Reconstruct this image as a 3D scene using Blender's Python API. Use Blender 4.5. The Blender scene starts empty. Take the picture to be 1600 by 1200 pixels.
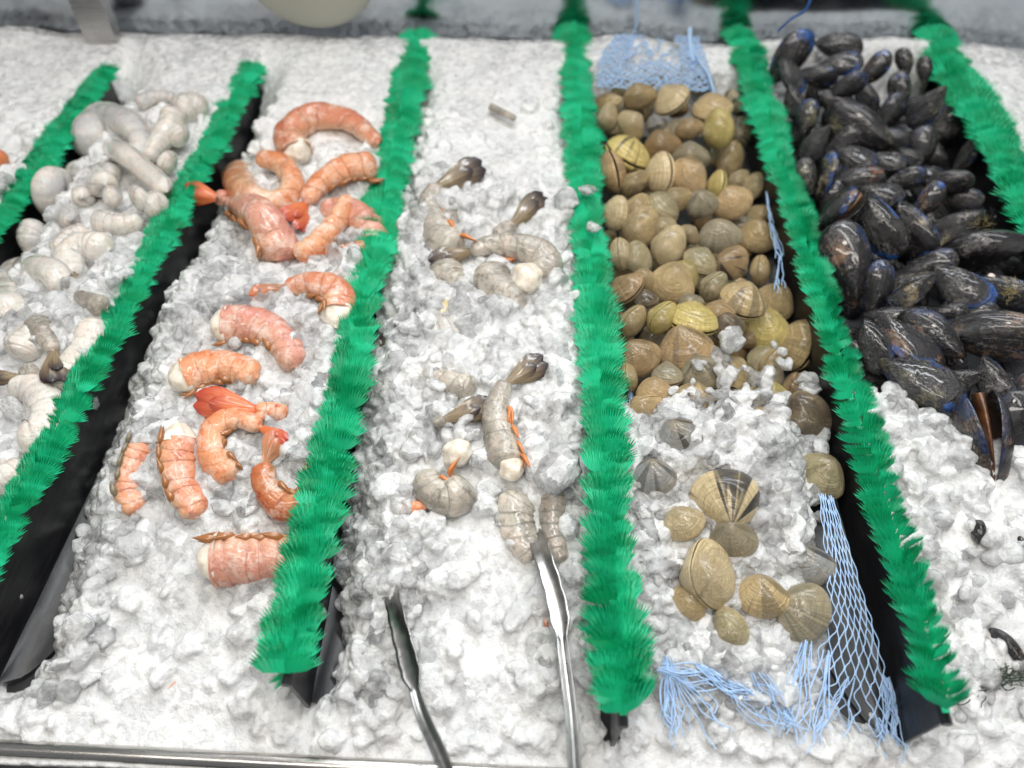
import bpy, math, random
import numpy as np
from mathutils import Vector, Matrix
random.seed(7)
RNG = np.random.RandomState(7)
R = math.radians
scene = bpy.context.scene

# ---------------------------------------------------------------- camera
F = 1156.0                       # focal length in photograph pixels (1600 wide)
CAM = np.array([0.0, 0.0, 0.548])
PITCH, YAW, ROLL = R(52.6), R(1.65), R(0.0)
cam_data = bpy.data.cameras.new('camera')
cam = bpy.data.objects.new('camera', cam_data)
scene.collection.objects.link(cam)
cam.location = CAM
cam.rotation_euler = (R(90) - PITCH, ROLL, YAW)
cam_data.sensor_width = 36.0
cam_data.lens = 36.0 * F / 1600.0
cam_data.clip_start = 0.01
cam_data.clip_end = 50
cam_data.dof.use_dof = True
cam_data.dof.focus_distance = 0.565
cam_data.dof.aperture_fstop = 3.3
scene.camera = cam
ROT = np.array(cam.rotation_euler.to_matrix())
CR, CU, CB = ROT[:, 0], ROT[:, 1], ROT[:, 2]      # right, up, back axes

# ---------------------------------------------------------------- light
world = bpy.data.worlds.new('World')
scene.world = world
world.use_nodes = True
bg = world.node_tree.nodes['Background']
bg.inputs['Color'].default_value = (0.93, 0.96, 1.0, 1)
bg.inputs['Strength'].default_value = 0.20

def area(name, loc, target, size, size_y, power, col):
    l = bpy.data.lights.new(name, 'AREA')
    l.shape = 'RECTANGLE'; l.size = size; l.size_y = size_y
    l.energy = power; l.color = col
    o = bpy.data.objects.new(name, l)
    scene.collection.objects.link(o)
    o.location = loc
    d = Vector(target) - Vector(loc)
    o.rotation_euler = d.to_track_quat('-Z', 'Y').to_euler()
    return o
area('ceiling_light_rear', (0.30, 1.60, 1.65), (0.05, 0.75, 0.05), 1.8, 0.12, 22, (0.92, 0.96, 1.0))
area('ceiling_light_back', (0.20, 0.95, 1.60), (0.05, 0.75, 0.05), 1.8, 0.12, 19, (0.94, 0.97, 1.0))
area('ceiling_light_middle', (-0.10, 0.30, 1.85), (0.0, 0.35, 0.05), 1.8, 0.12, 13, (1.0, 0.96, 0.91))
area('ceiling_light_front', (-0.20, -0.55, 1.75), (0.0, 0.30, 0.05), 1.8, 0.12, 15, (1.0, 0.94, 0.87))
area('display_lamp', (-0.02, 0.12, 1.25), (-0.05, 0.20, 0.02), 0.14, 0.14, 2.6, (1.0, 0.95, 0.84))

scene.view_settings.view_transform = 'Standard'
scene.view_settings.look = 'None'
scene.view_settings.exposure = -0.06
scene.view_settings.gamma = 1.0
scene.cycles.max_bounces = 8
scene.cycles.transparent_max_bounces = 24
scene.cycles.transmission_bounces = 7
scene.cycles.glossy_bounces = 4
scene.cycles.diffuse_bounces = 4
scene.cycles.caustics_reflective = False
scene.cycles.caustics_refractive = True
scene.cycles.sample_clamp_indirect = 4
scene.cycles.sample_clamp_direct = 8

# ---------------------------------------------------------------- helpers
def ray(px, py):
    d = (px - 800) / F * CR - (py - 600) / F * CU - CB
    return d

def at(px, py, z):
    d = ray(px, py)
    t = (z - CAM[2]) / d[2]
    return CAM + t * d

def depth(p):
    return float(np.dot(np.asarray(p) - CAM, -CB))

def sstep(a, b, x):
    t = np.clip((x - a) / (b - a), 0, 1)
    return t * t * (3 - 2 * t)

# divider centre lines, from the near end to the far end, at tuft height
ZT = 0.086
DIV = []
for far, near in [((158, 106), (-380, 840)), ((392, 98), (-108, 1010)), ((650, 50), (442, 1046)),
                  ((897, 40), (977, 1112)), ((1158, 36), (1490, 1108)), ((1456, 34), (2020, 1000))]:
    a, b = at(near[0], near[1], ZT), at(far[0], far[1], ZT)
    DIV.append((a[:2].copy(), b[:2].copy()))

def xdiv(k, y):
    a, b = DIV[k]
    return a[0] + (b[0] - a[0]) * (y - a[1]) / (b[1] - a[1])

YC0, YC1 = 0.365, 0.80       # clam pile
YM0, YM1 = 0.40, 0.87       # mussel pile
LY = [0.0, 0.10, 0.13, 0.19, 0.235, 0.30, 0.42, 0.60, 0.78, 0.84, 0.88, 0.905, 0.935]
LZ = [0.002, 0.004, 0.008, 0.018, 0.034, 0.050, 0.060, 0.066, 0.074, 0.082, 0.084, 0.076, 0.050]
def hbase(x, y, pile=False):
    x = np.asarray(x, float); y = np.asarray(y, float)
    L = np.interp(y, LY, LZ)
    xd = [xdiv(k, y) for k in range(6)]
    H = L - 0.035 * sstep(0.02, 0.32, x - xd[5]) * sstep(0.6, 0.8, y)
    back = (1 - sstep(0.76, 0.88, y)) * sstep(0.112, 0.175, y)
    def drop(H, xl, amount, w, lo, hi):
        m = (x > lo) & (x < hi)
        e = 1 - sstep(0.0, w, np.abs(x - xl) - 0.004)
        return np.where(m, H - amount * e * back, H)
    H = drop(H, xd[0], 0.055, 0.055, xd[0], xd[1])
    H = drop(H, xd[1], 0.050, 0.050, xd[1], xd[2])
    H = drop(H, xd[2], 0.030, 0.035, xd[2], xd[3])
    H = drop(H, xd[4], 0.085, 0.060, xd[3], xd[4])
    H = drop(H, xd[3], 0.015, 0.03, xd[2], xd[3])
    H = drop(H, xd[5], 0.06, 0.05, xd[4], xd[5])
    if not pile:
        for k in range(6):
            H = np.where((np.abs(x - xd[k]) < 0.0052) & (y < DIV[k][1][1] + 0.004), np.minimum(H, 0.002), H)
        c = sstep(YC0 - 0.03, YC0 + 0.02, y) * (1 - sstep(YC1, YC1 + 0.05, y))
        m = (x > xd[3]) & (x < xd[4])
        H = np.where(m, H * (1 - c) - 0.02 * c, H)
        ym = YM0 - 0.10 * np.clip((x - xd[4]) / 0.2, 0, 1)
        c = sstep(ym - 0.03, ym + 0.02, y) * (1 - sstep(YM1 - 0.03, YM1 + 0.02, y))
        m = (x > xd[4]) & (x < xd[5])
        H = np.where(m, H * (1 - c) - 0.02 * c, H)
    else:
        H = np.maximum(H, 0.022)
    return H

def surf(px, py, pile=False):
    """point where the pixel ray meets the ice (or pile) surface"""
    z0, z1 = 0.11, 0.0
    zs = np.linspace(z0, z1, 111)
    d = ray(px, py)
    t = (zs - CAM[2]) / d[2]
    P = CAM[None] + t[:, None] * d[None]
    h = hbase(P[:, 0], P[:, 1], pile)
    k = np.argmax(P[:, 2] <= h)
    if P[k, 2] > h[k]:
        k = len(zs) - 1
    return P[k]

def mesh_np(name, V, faces=None, tris=None, smooth=True):
    me = bpy.data.meshes.new(name)
    V = np.asarray(V, np.float32)
    if tris is None:
        me.from_pydata([tuple(v) for v in V.tolist()], [], [tuple(f) for f in faces])
    else:
        tris = np.asarray(tris, np.int32)
        n = tris.shape[1]
        me.vertices.add(len(V)); me.vertices.foreach_set('co', V.ravel())
        me.loops.add(tris.size); me.loops.foreach_set('vertex_index', tris.ravel())
        me.polygons.add(len(tris))
        me.polygons.foreach_set('loop_start', np.arange(0, tris.size, n, dtype=np.int32))
        me.polygons.foreach_set('loop_total', np.full(len(tris), n, np.int32))
        me.update(calc_edges=True)
    if smooth:
        me.polygons.foreach_set('use_smooth', np.ones(len(me.polygons), bool))
    me.update()
    return me

def set_uv(me, uv):
    """uv per vertex"""
    lay = me.uv_layers.new(name='UVMap')
    vi = np.zeros(len(me.loops), np.int32)
    me.loops.foreach_get('vertex_index', vi)
    lay.data.foreach_set('uv', np.asarray(uv, np.float32)[vi].ravel())

def link(name, me, mat=None, parent=None, label=None, cat=None, group=None, kind=None, M=None):
    o = bpy.data.objects.new(name, me)
    scene.collection.objects.link(o)
    if mat is not None and me is not None and not me.materials:
        me.materials.append(mat)
    if parent is not None: o.parent = parent
    if M is not None: o.matrix_local = M
    if label: o['label'] = label
    if cat: o['category'] = cat
    if group: o['group'] = group
    if kind: o['kind'] = kind
    return o

class MB:
    def __init__(s): s.V = []; s.F = []; s.UV = []; s.n = 0
    def add(s, V, Fs, uv=None):
        V = np.asarray(V, float)
        s.V.append(V); s.F += [tuple(i + s.n for i in f) for f in Fs]
        s.UV.append(np.zeros((len(V), 2)) if uv is None else np.asarray(uv, float))
        s.n += len(V)
    def grid(s, P, uv=None, close_u=False):
        """P[nv, nu, 3]"""
        nv, nu = P.shape[:2]
        Fs = []
        for j in range(nv - 1):
            for i in range(nu if close_u else nu - 1):
                i2 = (i + 1) % nu
                Fs.append((j * nu + i, j * nu + i2, (j + 1) * nu + i2, (j + 1) * nu + i))
        s.add(P.reshape(-1, 3), Fs, None if uv is None else uv.reshape(-1, 2))
    def tube(s, P, rad, n=6, cap=True):
        P = np.asarray(P, float); m = len(P)
        rad = np.broadcast_to(np.asarray(rad, float), (m,))
        T = np.gradient(P, axis=0); T /= np.linalg.norm(T, axis=1)[:, None] + 1e-12
        up = np.array([0.13, 0.21, 0.97]); G = np.zeros((m, n, 3)); UV = np.zeros((m, n, 2))
        for j in range(m):
            a = np.cross(T[j], up); a /= np.linalg.norm(a) + 1e-9
            b = np.cross(a, T[j])
            for i in range(n):
                w = 2 * math.pi * i / n
                G[j, i] = P[j] + rad[j] * (math.cos(w) * a + math.sin(w) * b)
                UV[j, i] = (i / n, j / max(m - 1, 1))
        base = s.n
        s.grid(G, UV, True)
        if cap:
            s.F.append(tuple(base + i for i in range(n)))
            s.F.append(tuple(base + (m - 1) * n + i for i in reversed(range(n))))
    def build(s, name, smooth=True):
        me = mesh_np(name, np.concatenate(s.V), faces=s.F, smooth=smooth)
        set_uv(me, np.concatenate(s.UV))
        return me

def catmull(P, n):
    P = np.asarray(P, float)
    if len(P) == 2:
        t = np.linspace(0, 1, n)[:, None]
        return P[0] * (1 - t) + P[1] * t
    Q = np.vstack([2 * P[0] - P[1], P, 2 * P[-1] - P[-2]])
    seg = len(P) - 1
    d = np.concatenate([[0], np.cumsum(np.linalg.norm(np.diff(P, axis=0), axis=1))])
    out = []
    for s_ in np.linspace(0, d[-1], n):
        k = min(int(np.searchsorted(d, s_, 'right')) - 1, seg - 1)
        t = (s_ - d[k]) / (d[k + 1] - d[k] + 1e-12)
        a, b, c, e = Q[k], Q[k + 1], Q[k + 2], Q[k + 3]
        out.append(0.5 * (2 * b + (c - a) * t + (2 * a - 5 * b + 4 * c - e) * t * t + (3 * b - a - 3 * c + e) * t ** 3))
    return np.array(out)

# ---------------------------------------------------------------- materials
class NT:
    def __init__(s, name):
        s.m = bpy.data.materials.new(name); s.m.use_nodes = True
        s.t = s.m.node_tree; s.p = s.t.nodes['Principled BSDF']
    def n(s, typ, ins=None, **kw):
        nd = s.t.nodes.new(typ)
        for k, v in kw.items(): setattr(nd, k, v)
        for k, v in (ins or {}).items():
            if isinstance(v, bpy.types.NodeSocket): s.t.links.new(v, nd.inputs[k])
            else: nd.inputs[k].default_value = v
        return nd
    def set(s, **kw):
        for k, v in kw.items():
            k = k.replace('_', ' ')
            if isinstance(v, bpy.types.NodeSocket): s.t.links.new(v, s.p.inputs[k])
            else: s.p.inputs[k].default_value = v
    def noise(s, vec, scale, detail=3, rough=0.55, dist=0.0):
        ins = {'Scale': scale, 'Detail': detail, 'Roughness': rough, 'Distortion': dist}
        if vec is not None: ins['Vector'] = vec
        return s.n('ShaderNodeTexNoise', ins).outputs['Fac']
    def ramp(s, fac, stops, interp='LINEAR'):
        r = s.n('ShaderNodeValToRGB', {'Fac': fac}); cr = r.color_ramp; cr.interpolation = interp
        while len(cr.elements) < len(stops): cr.elements.new(0.5)
        for e, (p, c) in zip(cr.elements, stops):
            e.position = p
            e.color = (c, c, c, 1) if not isinstance(c, tuple) else (*c[:3], 1)
        return r.outputs['Color']
    def mix(s, fac, a, b, mode='MIX'):
        nd = s.t.nodes.new('ShaderNodeMix'); nd.data_type = 'RGBA'; nd.blend_type = mode
        for idx, v in ((0, fac), (6, a), (7, b)):
            if isinstance(v, bpy.types.NodeSocket): s.t.links.new(v, nd.inputs[idx])
            else: nd.inputs[idx].default_value = v if idx == 0 else (*v[:3], 1)
        return nd.outputs[2]
    def math(s, op, a, b=0.0, c=None):
        nd = s.t.nodes.new('ShaderNodeMath'); nd.operation = op
        for idx, v in enumerate((a, b) if c is None else (a, b, c)):
            if isinstance(v, bpy.types.NodeSocket): s.t.links.new(v, nd.inputs[idx])
            else: nd.inputs[idx].default_value = v
        return nd.outputs[0]
    def obj(s): return s.n('ShaderNodeTexCoord').outputs['Object']
    def geo(s): return s.n('ShaderNodeNewGeometry').outputs['Position']
    def uv(s): return s.n('ShaderNodeTexCoord').outputs['UV']
    def info(s): return s.n('ShaderNodeObjectInfo')
    def mapping(s, vec, scale=(1, 1, 1), loc=None):
        ins = {'Vector': vec, 'Scale': scale}
        if loc is not None: ins['Location'] = loc
        return s.n('ShaderNodeMapping', ins).outputs['Vector']
    def bump(s, h, strength, dist=0.001):
        s.set(Normal=s.n('ShaderNodeBump', {'Height': h, 'Strength': strength, 'Distance': dist}).outputs['Normal'])

def mat_ice(name, clear, sss, amp=1.0, lo=0.62, hi=0.84, scale=0.006):
    m = NT(name); g = m.geo()
    n1 = m.noise(g, 38, 5, 0.6)
    col = m.ramp(n1, [(0.30, (lo, lo * 1.02, lo * 1.03)), (0.62, (hi, hi, hi * 0.99))])
    gran = m.noise(g, 520, 3, 0.7)
    m.set(Base_Color=col, Roughness=m.ramp(m.noise(g, 170, 3), [(0.35, 0.12), (0.65, 0.42)]), IOR=1.33, Specular_IOR_Level=0.75,
          Subsurface_Weight=sss, Subsurface_Radius=(0.95, 1.0, 1.05), Subsurface_Scale=scale)
    h = m.math('ADD', m.math('MULTIPLY', m.noise(g, 130, 4, 0.6), 1.0), m.math('MULTIPLY', gran, 0.60))
    h = m.math('ADD', h, m.math('MULTIPLY', m.n('ShaderNodeTexVoronoi', {'Vector': g, 'Scale': 190.0}, feature='SMOOTH_F1').outputs['Distance'], 0.9))
    m.bump(h, 0.8, 0.0019 * amp)
    # crystal facets: every grain of the crushed ice faces its own way
    nrm = m.p.inputs['Normal'].links[0].from_socket
    wrp = m.n('ShaderNodeVectorMath', {0: g, 1: m.n('ShaderNodeVectorMath', {0: m.n('ShaderNodeTexNoise', {'Vector': g, 'Scale': 260.0}).outputs['Color'], 1: (0.003, 0.003, 0.003)}, operation='MULTIPLY').outputs[0]}, operation='ADD').outputs[0]
    fac_n = nrm
    for sc_, k_ in ((170.0, 0.9), (380.0, 0.5)):
        vc = m.n('ShaderNodeTexVoronoi', {'Vector': wrp, 'Scale': sc_}).outputs['Color']
        d_ = m.n('ShaderNodeVectorMath', {0: vc, 1: (-0.5, -0.5, -0.5)}, operation='ADD').outputs[0]
        d_ = m.n('ShaderNodeVectorMath', {0: d_, 1: (k_, k_, k_)}, operation='MULTIPLY').outputs[0]
        fac_n = m.n('ShaderNodeVectorMath', {0: fac_n, 1: d_}, operation='ADD').outputs[0]
    fac_n = m.n('ShaderNodeVectorMath', {0: fac_n}, operation='NORMALIZE').outputs[0]
    hf = m.n('ShaderNodeVectorMath', {0: m.n('ShaderNodeVectorMath', {0: nrm, 1: fac_n}, operation='ADD').outputs[0]}, operation='NORMALIZE').outputs[0]
    m.set(Coat_Weight=1.0, Coat_Roughness=0.05, Coat_IOR=1.45, Coat_Normal=fac_n, Normal=hf)
    if clear > 0:
        # clear ice refracts; frosted veins and crusts stay white
        nrm = fac_n
        frost = m.ramp(m.noise(g, 70, 5, 0.6), [(0.40, 1.0), (0.64, 0.55)])
        cell = m.ramp(m.n('ShaderNodeTexVoronoi', {'Vector': wrp, 'Scale': 80.0}).outputs['Color'], [(0.20, 0.26), (0.75, 0.84)])
        frost = m.math('MULTIPLY', frost, cell)
        gls = m.n('ShaderNodeBsdfGlass', {'Color': (0.985, 0.99, 0.995, 1), 'Roughness': 0.03, 'IOR': 1.31, 'Normal': nrm})
        cl = m.n('ShaderNodeAttribute', attribute_name='clearness').outputs['Fac'] if name == 'packed_ice' else 1.0
        m1 = m.n('ShaderNodeMixShader', {0: m.math('MULTIPLY', m.math('MULTIPLY', frost, clear), cl), 1: m.p.outputs[0], 2: gls.outputs[0]})
        m.t.links.new(m1.outputs[0], m.t.nodes['Material Output'].inputs['Surface'])
    return m.m
ICE_UNDER = mat_ice('white_ice_core', 0.0, 0.4, 0.8, 0.82, 0.92, 0.004)
ICE_BED = mat_ice('packed_ice', 0.95, 0.6, 1.0, 0.78, 0.89, 0.003)
ICE_CHUNK = mat_ice('clear_ice', 0.98, 0.6, 0.8, 0.72, 0.84, 0.003)

def mat_plain(name, col, rough, metal=0.0, **kw):
    m = NT(name); m.set(Base_Color=(*col, 1), Roughness=rough, Metallic=metal, **kw); return m
_b = mat_plain('black_plastic', (0.012, 0.012, 0.014), 0.38)
_g = _b.geo(); _b.set(Roughness=_b.ramp(_b.noise(_g, 35, 5), [(0.35, 0.28), (0.7, 0.5)]))
_b.set(Base_Color=_b.ramp(_b.noise(_b.mapping(_g, (90, 12, 90)), 3, 5), [(0.45, (0.010, 0.010, 0.012)), (0.8, (0.030, 0.030, 0.033))]))
_b.bump(_b.noise(_g, 700, 3), 0.15, 0.0005)
BLACK = _b.m
m = NT('tray_floor'); m.set(Base_Color=(0.02, 0.02, 0.022, 1), Roughness=0.45)  # near-black base colour also stands in for shade in gaps between shells
m.bump(m.noise(m.geo(), 200, 3), 0.2, 0.0005); FLOOR = m.m
m = NT('brushed_steel'); g = m.geo()
m.set(Base_Color=(0.62, 0.60, 0.57, 1), Metallic=1.0, Roughness=m.ramp(m.noise(m.mapping(g, (8, 400, 400)), 3, 4), [(0.3, 0.16), (0.7, 0.32)]))
m.bump(m.noise(m.mapping(g, (10, 600, 600)), 2, 3), 0.12, 0.0004); STEEL = m.m
m = NT('tong_steel'); g = m.geo()
m.set(Base_Color=m.ramp(m.noise(g, 90, 4), [(0.3, (0.34, 0.33, 0.32)), (0.7, (0.52, 0.51, 0.49))]), Metallic=1.0,
      Roughness=m.ramp(m.noise(g, 160, 4), [(0.3, 0.26), (0.75, 0.42)])); TONG = m.m
m = NT('tinted_back_panel'); g = m.geo()
m.set(Base_Color=m.ramp(m.noise(g, 3, 2), [(0.3, (0.46, 0.50, 0.54)), (0.7, (0.64, 0.69, 0.74))]), Metallic=1.0, Roughness=0.16); PANEL = m.m

m = NT('green_plastic'); oi = m.info(); uv = m.uv()
base = m.mix(oi.outputs['Random'], (0.002, 0.40, 0.15), (0.022, 0.74, 0.38))
m.set(Base_Color=base, Roughness=0.34, IOR=1.48)
pr = m.p
tr = m.n('ShaderNodeBsdfTranslucent', {'Color': base})
mx = m.n('ShaderNodeMixShader', {0: 0.30, 1: pr.outputs[0], 2: tr.outputs[0]})
m.t.links.new(mx.outputs[0], m.t.nodes['Material Output'].inputs['Surface'])
wv = m.n('ShaderNodeTexWave', {'Vector': m.mapping(uv, (1, 1, 1)), 'Scale': 6.6, 'Distortion': 0.6, 'Detail': 1.0}, bands_direction='X').outputs['Fac']
m.bump(wv, 0.5, 0.0012)
GREEN = m.m
# ---------------------------------------------------------------- ice bed
def lumps(X, Y, cell, seed, lo=0.75, hi=1.25):
    rs = np.random.RandomState(seed); N = 512
    jx, jy = rs.rand(N, N), rs.rand(N, N)
    rr, bb = rs.uniform(lo, hi, (N, N)), rs.rand(N, N)
    gx, gy = X / cell, Y / cell
    ix, iy = np.floor(gx).astype(int), np.floor(gy).astype(int)
    out = np.full(X.shape, -1.0)
    for dx in (-1, 0, 1):
        for dy in (-1, 0, 1):
            cx, cy = (ix + dx) % N, (iy + dy) % N
            d2 = (gx - (ix + dx + jx[cx, cy])) ** 2 + (gy - (iy + dy + jy[cx, cy])) ** 2
            r = rr[cx, cy]
            h = np.sqrt(np.clip(1 - d2 / (r * r), 0, 1)) * 0.65 + 0.5 * bb[cx, cy] * (d2 < r * r)
            out = np.maximum(out, h)
    return np.clip(out, 0, 2)

def fbm(X, Y, f, seed, octv=4):
    rs = np.random.RandomState(seed); N = 256; s_ = 0; a = 1.0; tot = 0
    for o in range(octv):
        T = rs.rand(N, N); gx, gy = X * f + 31.7 * o, Y * f + 17.3 * o
        ix, iy = np.floor(gx).astype(int), np.floor(gy).astype(int)
        fx, fy = gx - ix, gy - iy; fx = fx * fx * (3 - 2 * fx); fy = fy * fy * (3 - 2 * fy)
        v = (T[ix % N, iy % N] * (1 - fx) * (1 - fy) + T[(ix + 1) % N, iy % N] * fx * (1 - fy)
             + T[ix % N, (iy + 1) % N] * (1 - fx) * fy + T[(ix + 1) % N, (iy + 1) % N] * fx * fy)
        s_ = s_ + a * v; tot += a; a *= 0.5; f *= 2.0
    return s_ / tot

def ice_height(X, Y):
    H = hbase(X, Y)
    xd = [xdiv(k, Y) for k in range(6)]
    H = H + 0.010 * (fbm(X, Y, 9, 3, 3) - 0.5) * 2 * sstep(0.12, 0.3, Y)
    wx = X + 0.004 * (fbm(X, Y, 90, 5, 2) - 0.5); wy = Y + 0.004 * (fbm(X, Y, 90, 6, 2) - 0.5)
    rough = 0.35 + 0.65 * sstep(0.35, 0.65, fbm(X, Y, 14, 9, 2))
    smoothf = 0.22 + 0.78 * (1 - sstep(0.55, 0.80, Y))
    front = 0.22 + 0.78 * sstep(0.10, 0.16, Y)
    H = H + (lumps(wx, wy, 0.0150, 11) * 0.0095 * rough + lumps(wx, wy, 0.0078, 12) * 0.0052 * (0.5 + 0.5 * rough) + lumps(wx, wy, 0.0038, 13) * 0.0022) * smoothf * front
    return H

NX, NY = 480, 420
ty = np.linspace(0, 1, NY); ys = 0.088 + 0.832 * (0.62 * ty + 0.38 * ty ** 2)
tx = np.linspace(0, 1, NX)
Yg = np.repeat(ys[:, None], NX, 1)
Xg = -(0.36 + 0.42 * Yg) + (0.80 + 0.84 * Yg) * tx[None]
Zg = ice_height(Xg, Yg)
idx = np.arange(NX * NY).reshape(NY, NX)
BEDV = np.stack([Xg, Yg, Zg], -1).reshape(-1, 3)
BEDV[:, 2] = np.maximum(BEDV[:, 2], -0.012)
BEDF = np.stack([idx[:-1, :-1], idx[:-1, 1:], idx[1:, 1:], idx[1:, :-1]], -1).reshape(-1, 4)
BOT = BEDV.copy(); BOT[:, 2] = -0.018
rim = np.concatenate([idx[0, :], idx[1:, -1], idx[-1, -2::-1], idx[-2:0:-1, 0]])
NB = NX * NY; rn = np.roll(rim, -1)
BEDF = np.concatenate([BEDF, BEDF[:, ::-1] + NB, np.stack([rim, rim + NB, rn + NB, rn], -1)])
BEDV = np.concatenate([BEDV, BOT])

def fuse(name, V, T, voxel, zcut=-0.003, smooth=0):
    """freeze overlapping lumps into one continuous surface"""
    me = mesh_np(name + '_raw', V, tris=T)
    o = bpy.data.objects.new(name + '_raw', me); scene.collection.objects.link(o)
    md = o.modifiers.new('fuse', 'REMESH'); md.mode = 'VOXEL'; md.voxel_size = voxel
    if smooth:
        ms = o.modifiers.new('melt', 'SMOOTH'); ms.factor = 0.5; ms.iterations = smooth
    dg = bpy.context.evaluated_depsgraph_get(); ev = o.evaluated_get(dg).to_mesh()
    n = len(ev.vertices); co = np.zeros(n * 3, np.float32); ev.vertices.foreach_get('co', co); co = co.reshape(-1, 3)
    nl = len(ev.loops); vi = np.zeros(nl, np.int32); ev.loops.foreach_get('vertex_index', vi)
    lt = np.zeros(len(ev.polygons), np.int32); ev.polygons.foreach_get('loop_total', lt)
    assert (lt == 4).all()
    Q = vi.reshape(-1, 4)
    o.evaluated_get(dg).to_mesh_clear(); bpy.data.objects.remove(o); bpy.data.meshes.remove(me)
    Q = Q[co[Q, 2].max(1) > zcut]
    used = np.zeros(n, bool); used[Q] = True; rm = np.cumsum(used) - 1
    print('fused', name, len(Q))
    return mesh_np(name, co[used], tris=rm[Q])

# unit chunk shapes
def icosphere(sub):
    import bmesh
    bm = bmesh.new(); bmesh.ops.create_icosphere(bm, subdivisions=sub, radius=1.0)
    V = np.array([v.co[:] for v in bm.verts]); Fc = np.array([[v.index for v in f.verts] for f in bm.faces])
    bm.free(); return V, Fc
def chunk_shape(sub, seed):
    rs = np.random.RandomState(seed)
    V, Fc = icosphere(sub)
    D = np.ones(len(V))
    def uv_():
        c = rs.normal(size=3); return c / np.linalg.norm(c)
    for _ in range(4):                                    # a few big lobes
        D += rs.uniform(0.15, 0.5) * np.exp(-((V - uv_()) ** 2).sum(1) / 0.30)
    for _ in range(18):                                   # broken flats
        c = uv_(); lim = rs.uniform(0.66, 0.98); pr = (V * D[:, None]) @ c
        D = np.where(pr > lim, D * (lim / np.maximum(pr, 1e-6)), D)
    cen = np.array([uv_() for _ in range(26)])            # small nodules frozen on
    d2 = ((V[:, None] - cen[None]) ** 2).sum(2).min(1)
    D += 0.11 * np.sqrt(np.clip(1 - d2 / 0.16, 0, 1)) - 0.04
    D *= 1 + 0.045 * rs.normal(size=len(V))
    V = V * D[:, None] * np.array([1, rs.uniform(0.7, 0.95), rs.uniform(0.45, 0.7)])
    return V / np.abs(V).max(), Fc
SH1 = [chunk_shape(2, 100 + i) for i in range(10)]
SH2 = [chunk_shape(3, 200 + i) for i in range(8)]

def rand_rot(rs, tilt=0.6):
    a, b, c = rs.uniform(0, 2 * math.pi), rs.normal(0, tilt), rs.normal(0, tilt)
    return np.array((Matrix.Rotation(a, 3, 'Z') @ Matrix.Rotation(b, 3, 'X') @ Matrix.Rotation(c, 3, 'Y')))

def chunk_mesh(name, items, shapes, seed):
    """items: (x, y, z, radius)"""
    rs = np.random.RandomState(seed); Vs, Fs, n = [], [], 0
    for (x, y, z, r) in items:
        V0, F0 = shapes[rs.randint(len(shapes))]
        Vs.append((V0 * r) @ rand_rot(rs).T + np.array([x, y, z])); Fs.append(F0 + n); n += len(V0)
    return mesh_np(name, np.concatenate(Vs), tris=np.concatenate(Fs))

# density of loose chunks over the ice
def scatter():
    rs = np.random.RandomState(21); small, big = [], []
    tries = 20000
    ys_ = 0.108 + 0.75 * rs.rand(tries) ** 1.25
    xs_ = -(0.34 + 0.42 * ys_) + (0.76 + 0.84 * ys_) * rs.rand(tries)
    dens = fbm(xs_, ys_, 14, 9, 2); hi = ice_height(xs_, ys_)
    for x, y, d, z in zip(xs_, ys_, dens, hi):
        if z < 0.002 and not (y < 0.34 and rs.rand() < 0.04): continue
        edge = min(abs(x - xdiv(k, y)) for k in range(6))
        if edge < 0.009: continue
        comp = sum(x > xdiv(k, y) for k in range(6))
        p = 0.04 + 0.75 * float(sstep(0.42, 0.58, np.array(d)))
        if edge < 0.055: p += 0.4
        if comp == 4 and y > 0.17: p += 0.6
        if comp in (2, 3) and 0.27 < y < 0.62: p += 0.45
        if comp in (2, 3, 5) and 0.12 < y < 0.25 and edge > 0.06: p = 0.06
        if y < 0.16: p *= 0.45
        if y > 0.62: p *= 0.45 * (1 - float(sstep(0.66, 0.80, np.array(y))))
        if rs.rand() > p: continue
        r = rs.uniform(0.0045, 0.010) if rs.rand() < 0.6 else rs.uniform(0.009, 0.0150)
        if y < 0.15: r *= 0.8
        (big if r > 0.0098 else small).append((x, y, z - 0.002 + 0.15 * r + 0.18 * r * rs.randn(), r))
    return small, big
small, big = scatter()
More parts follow.
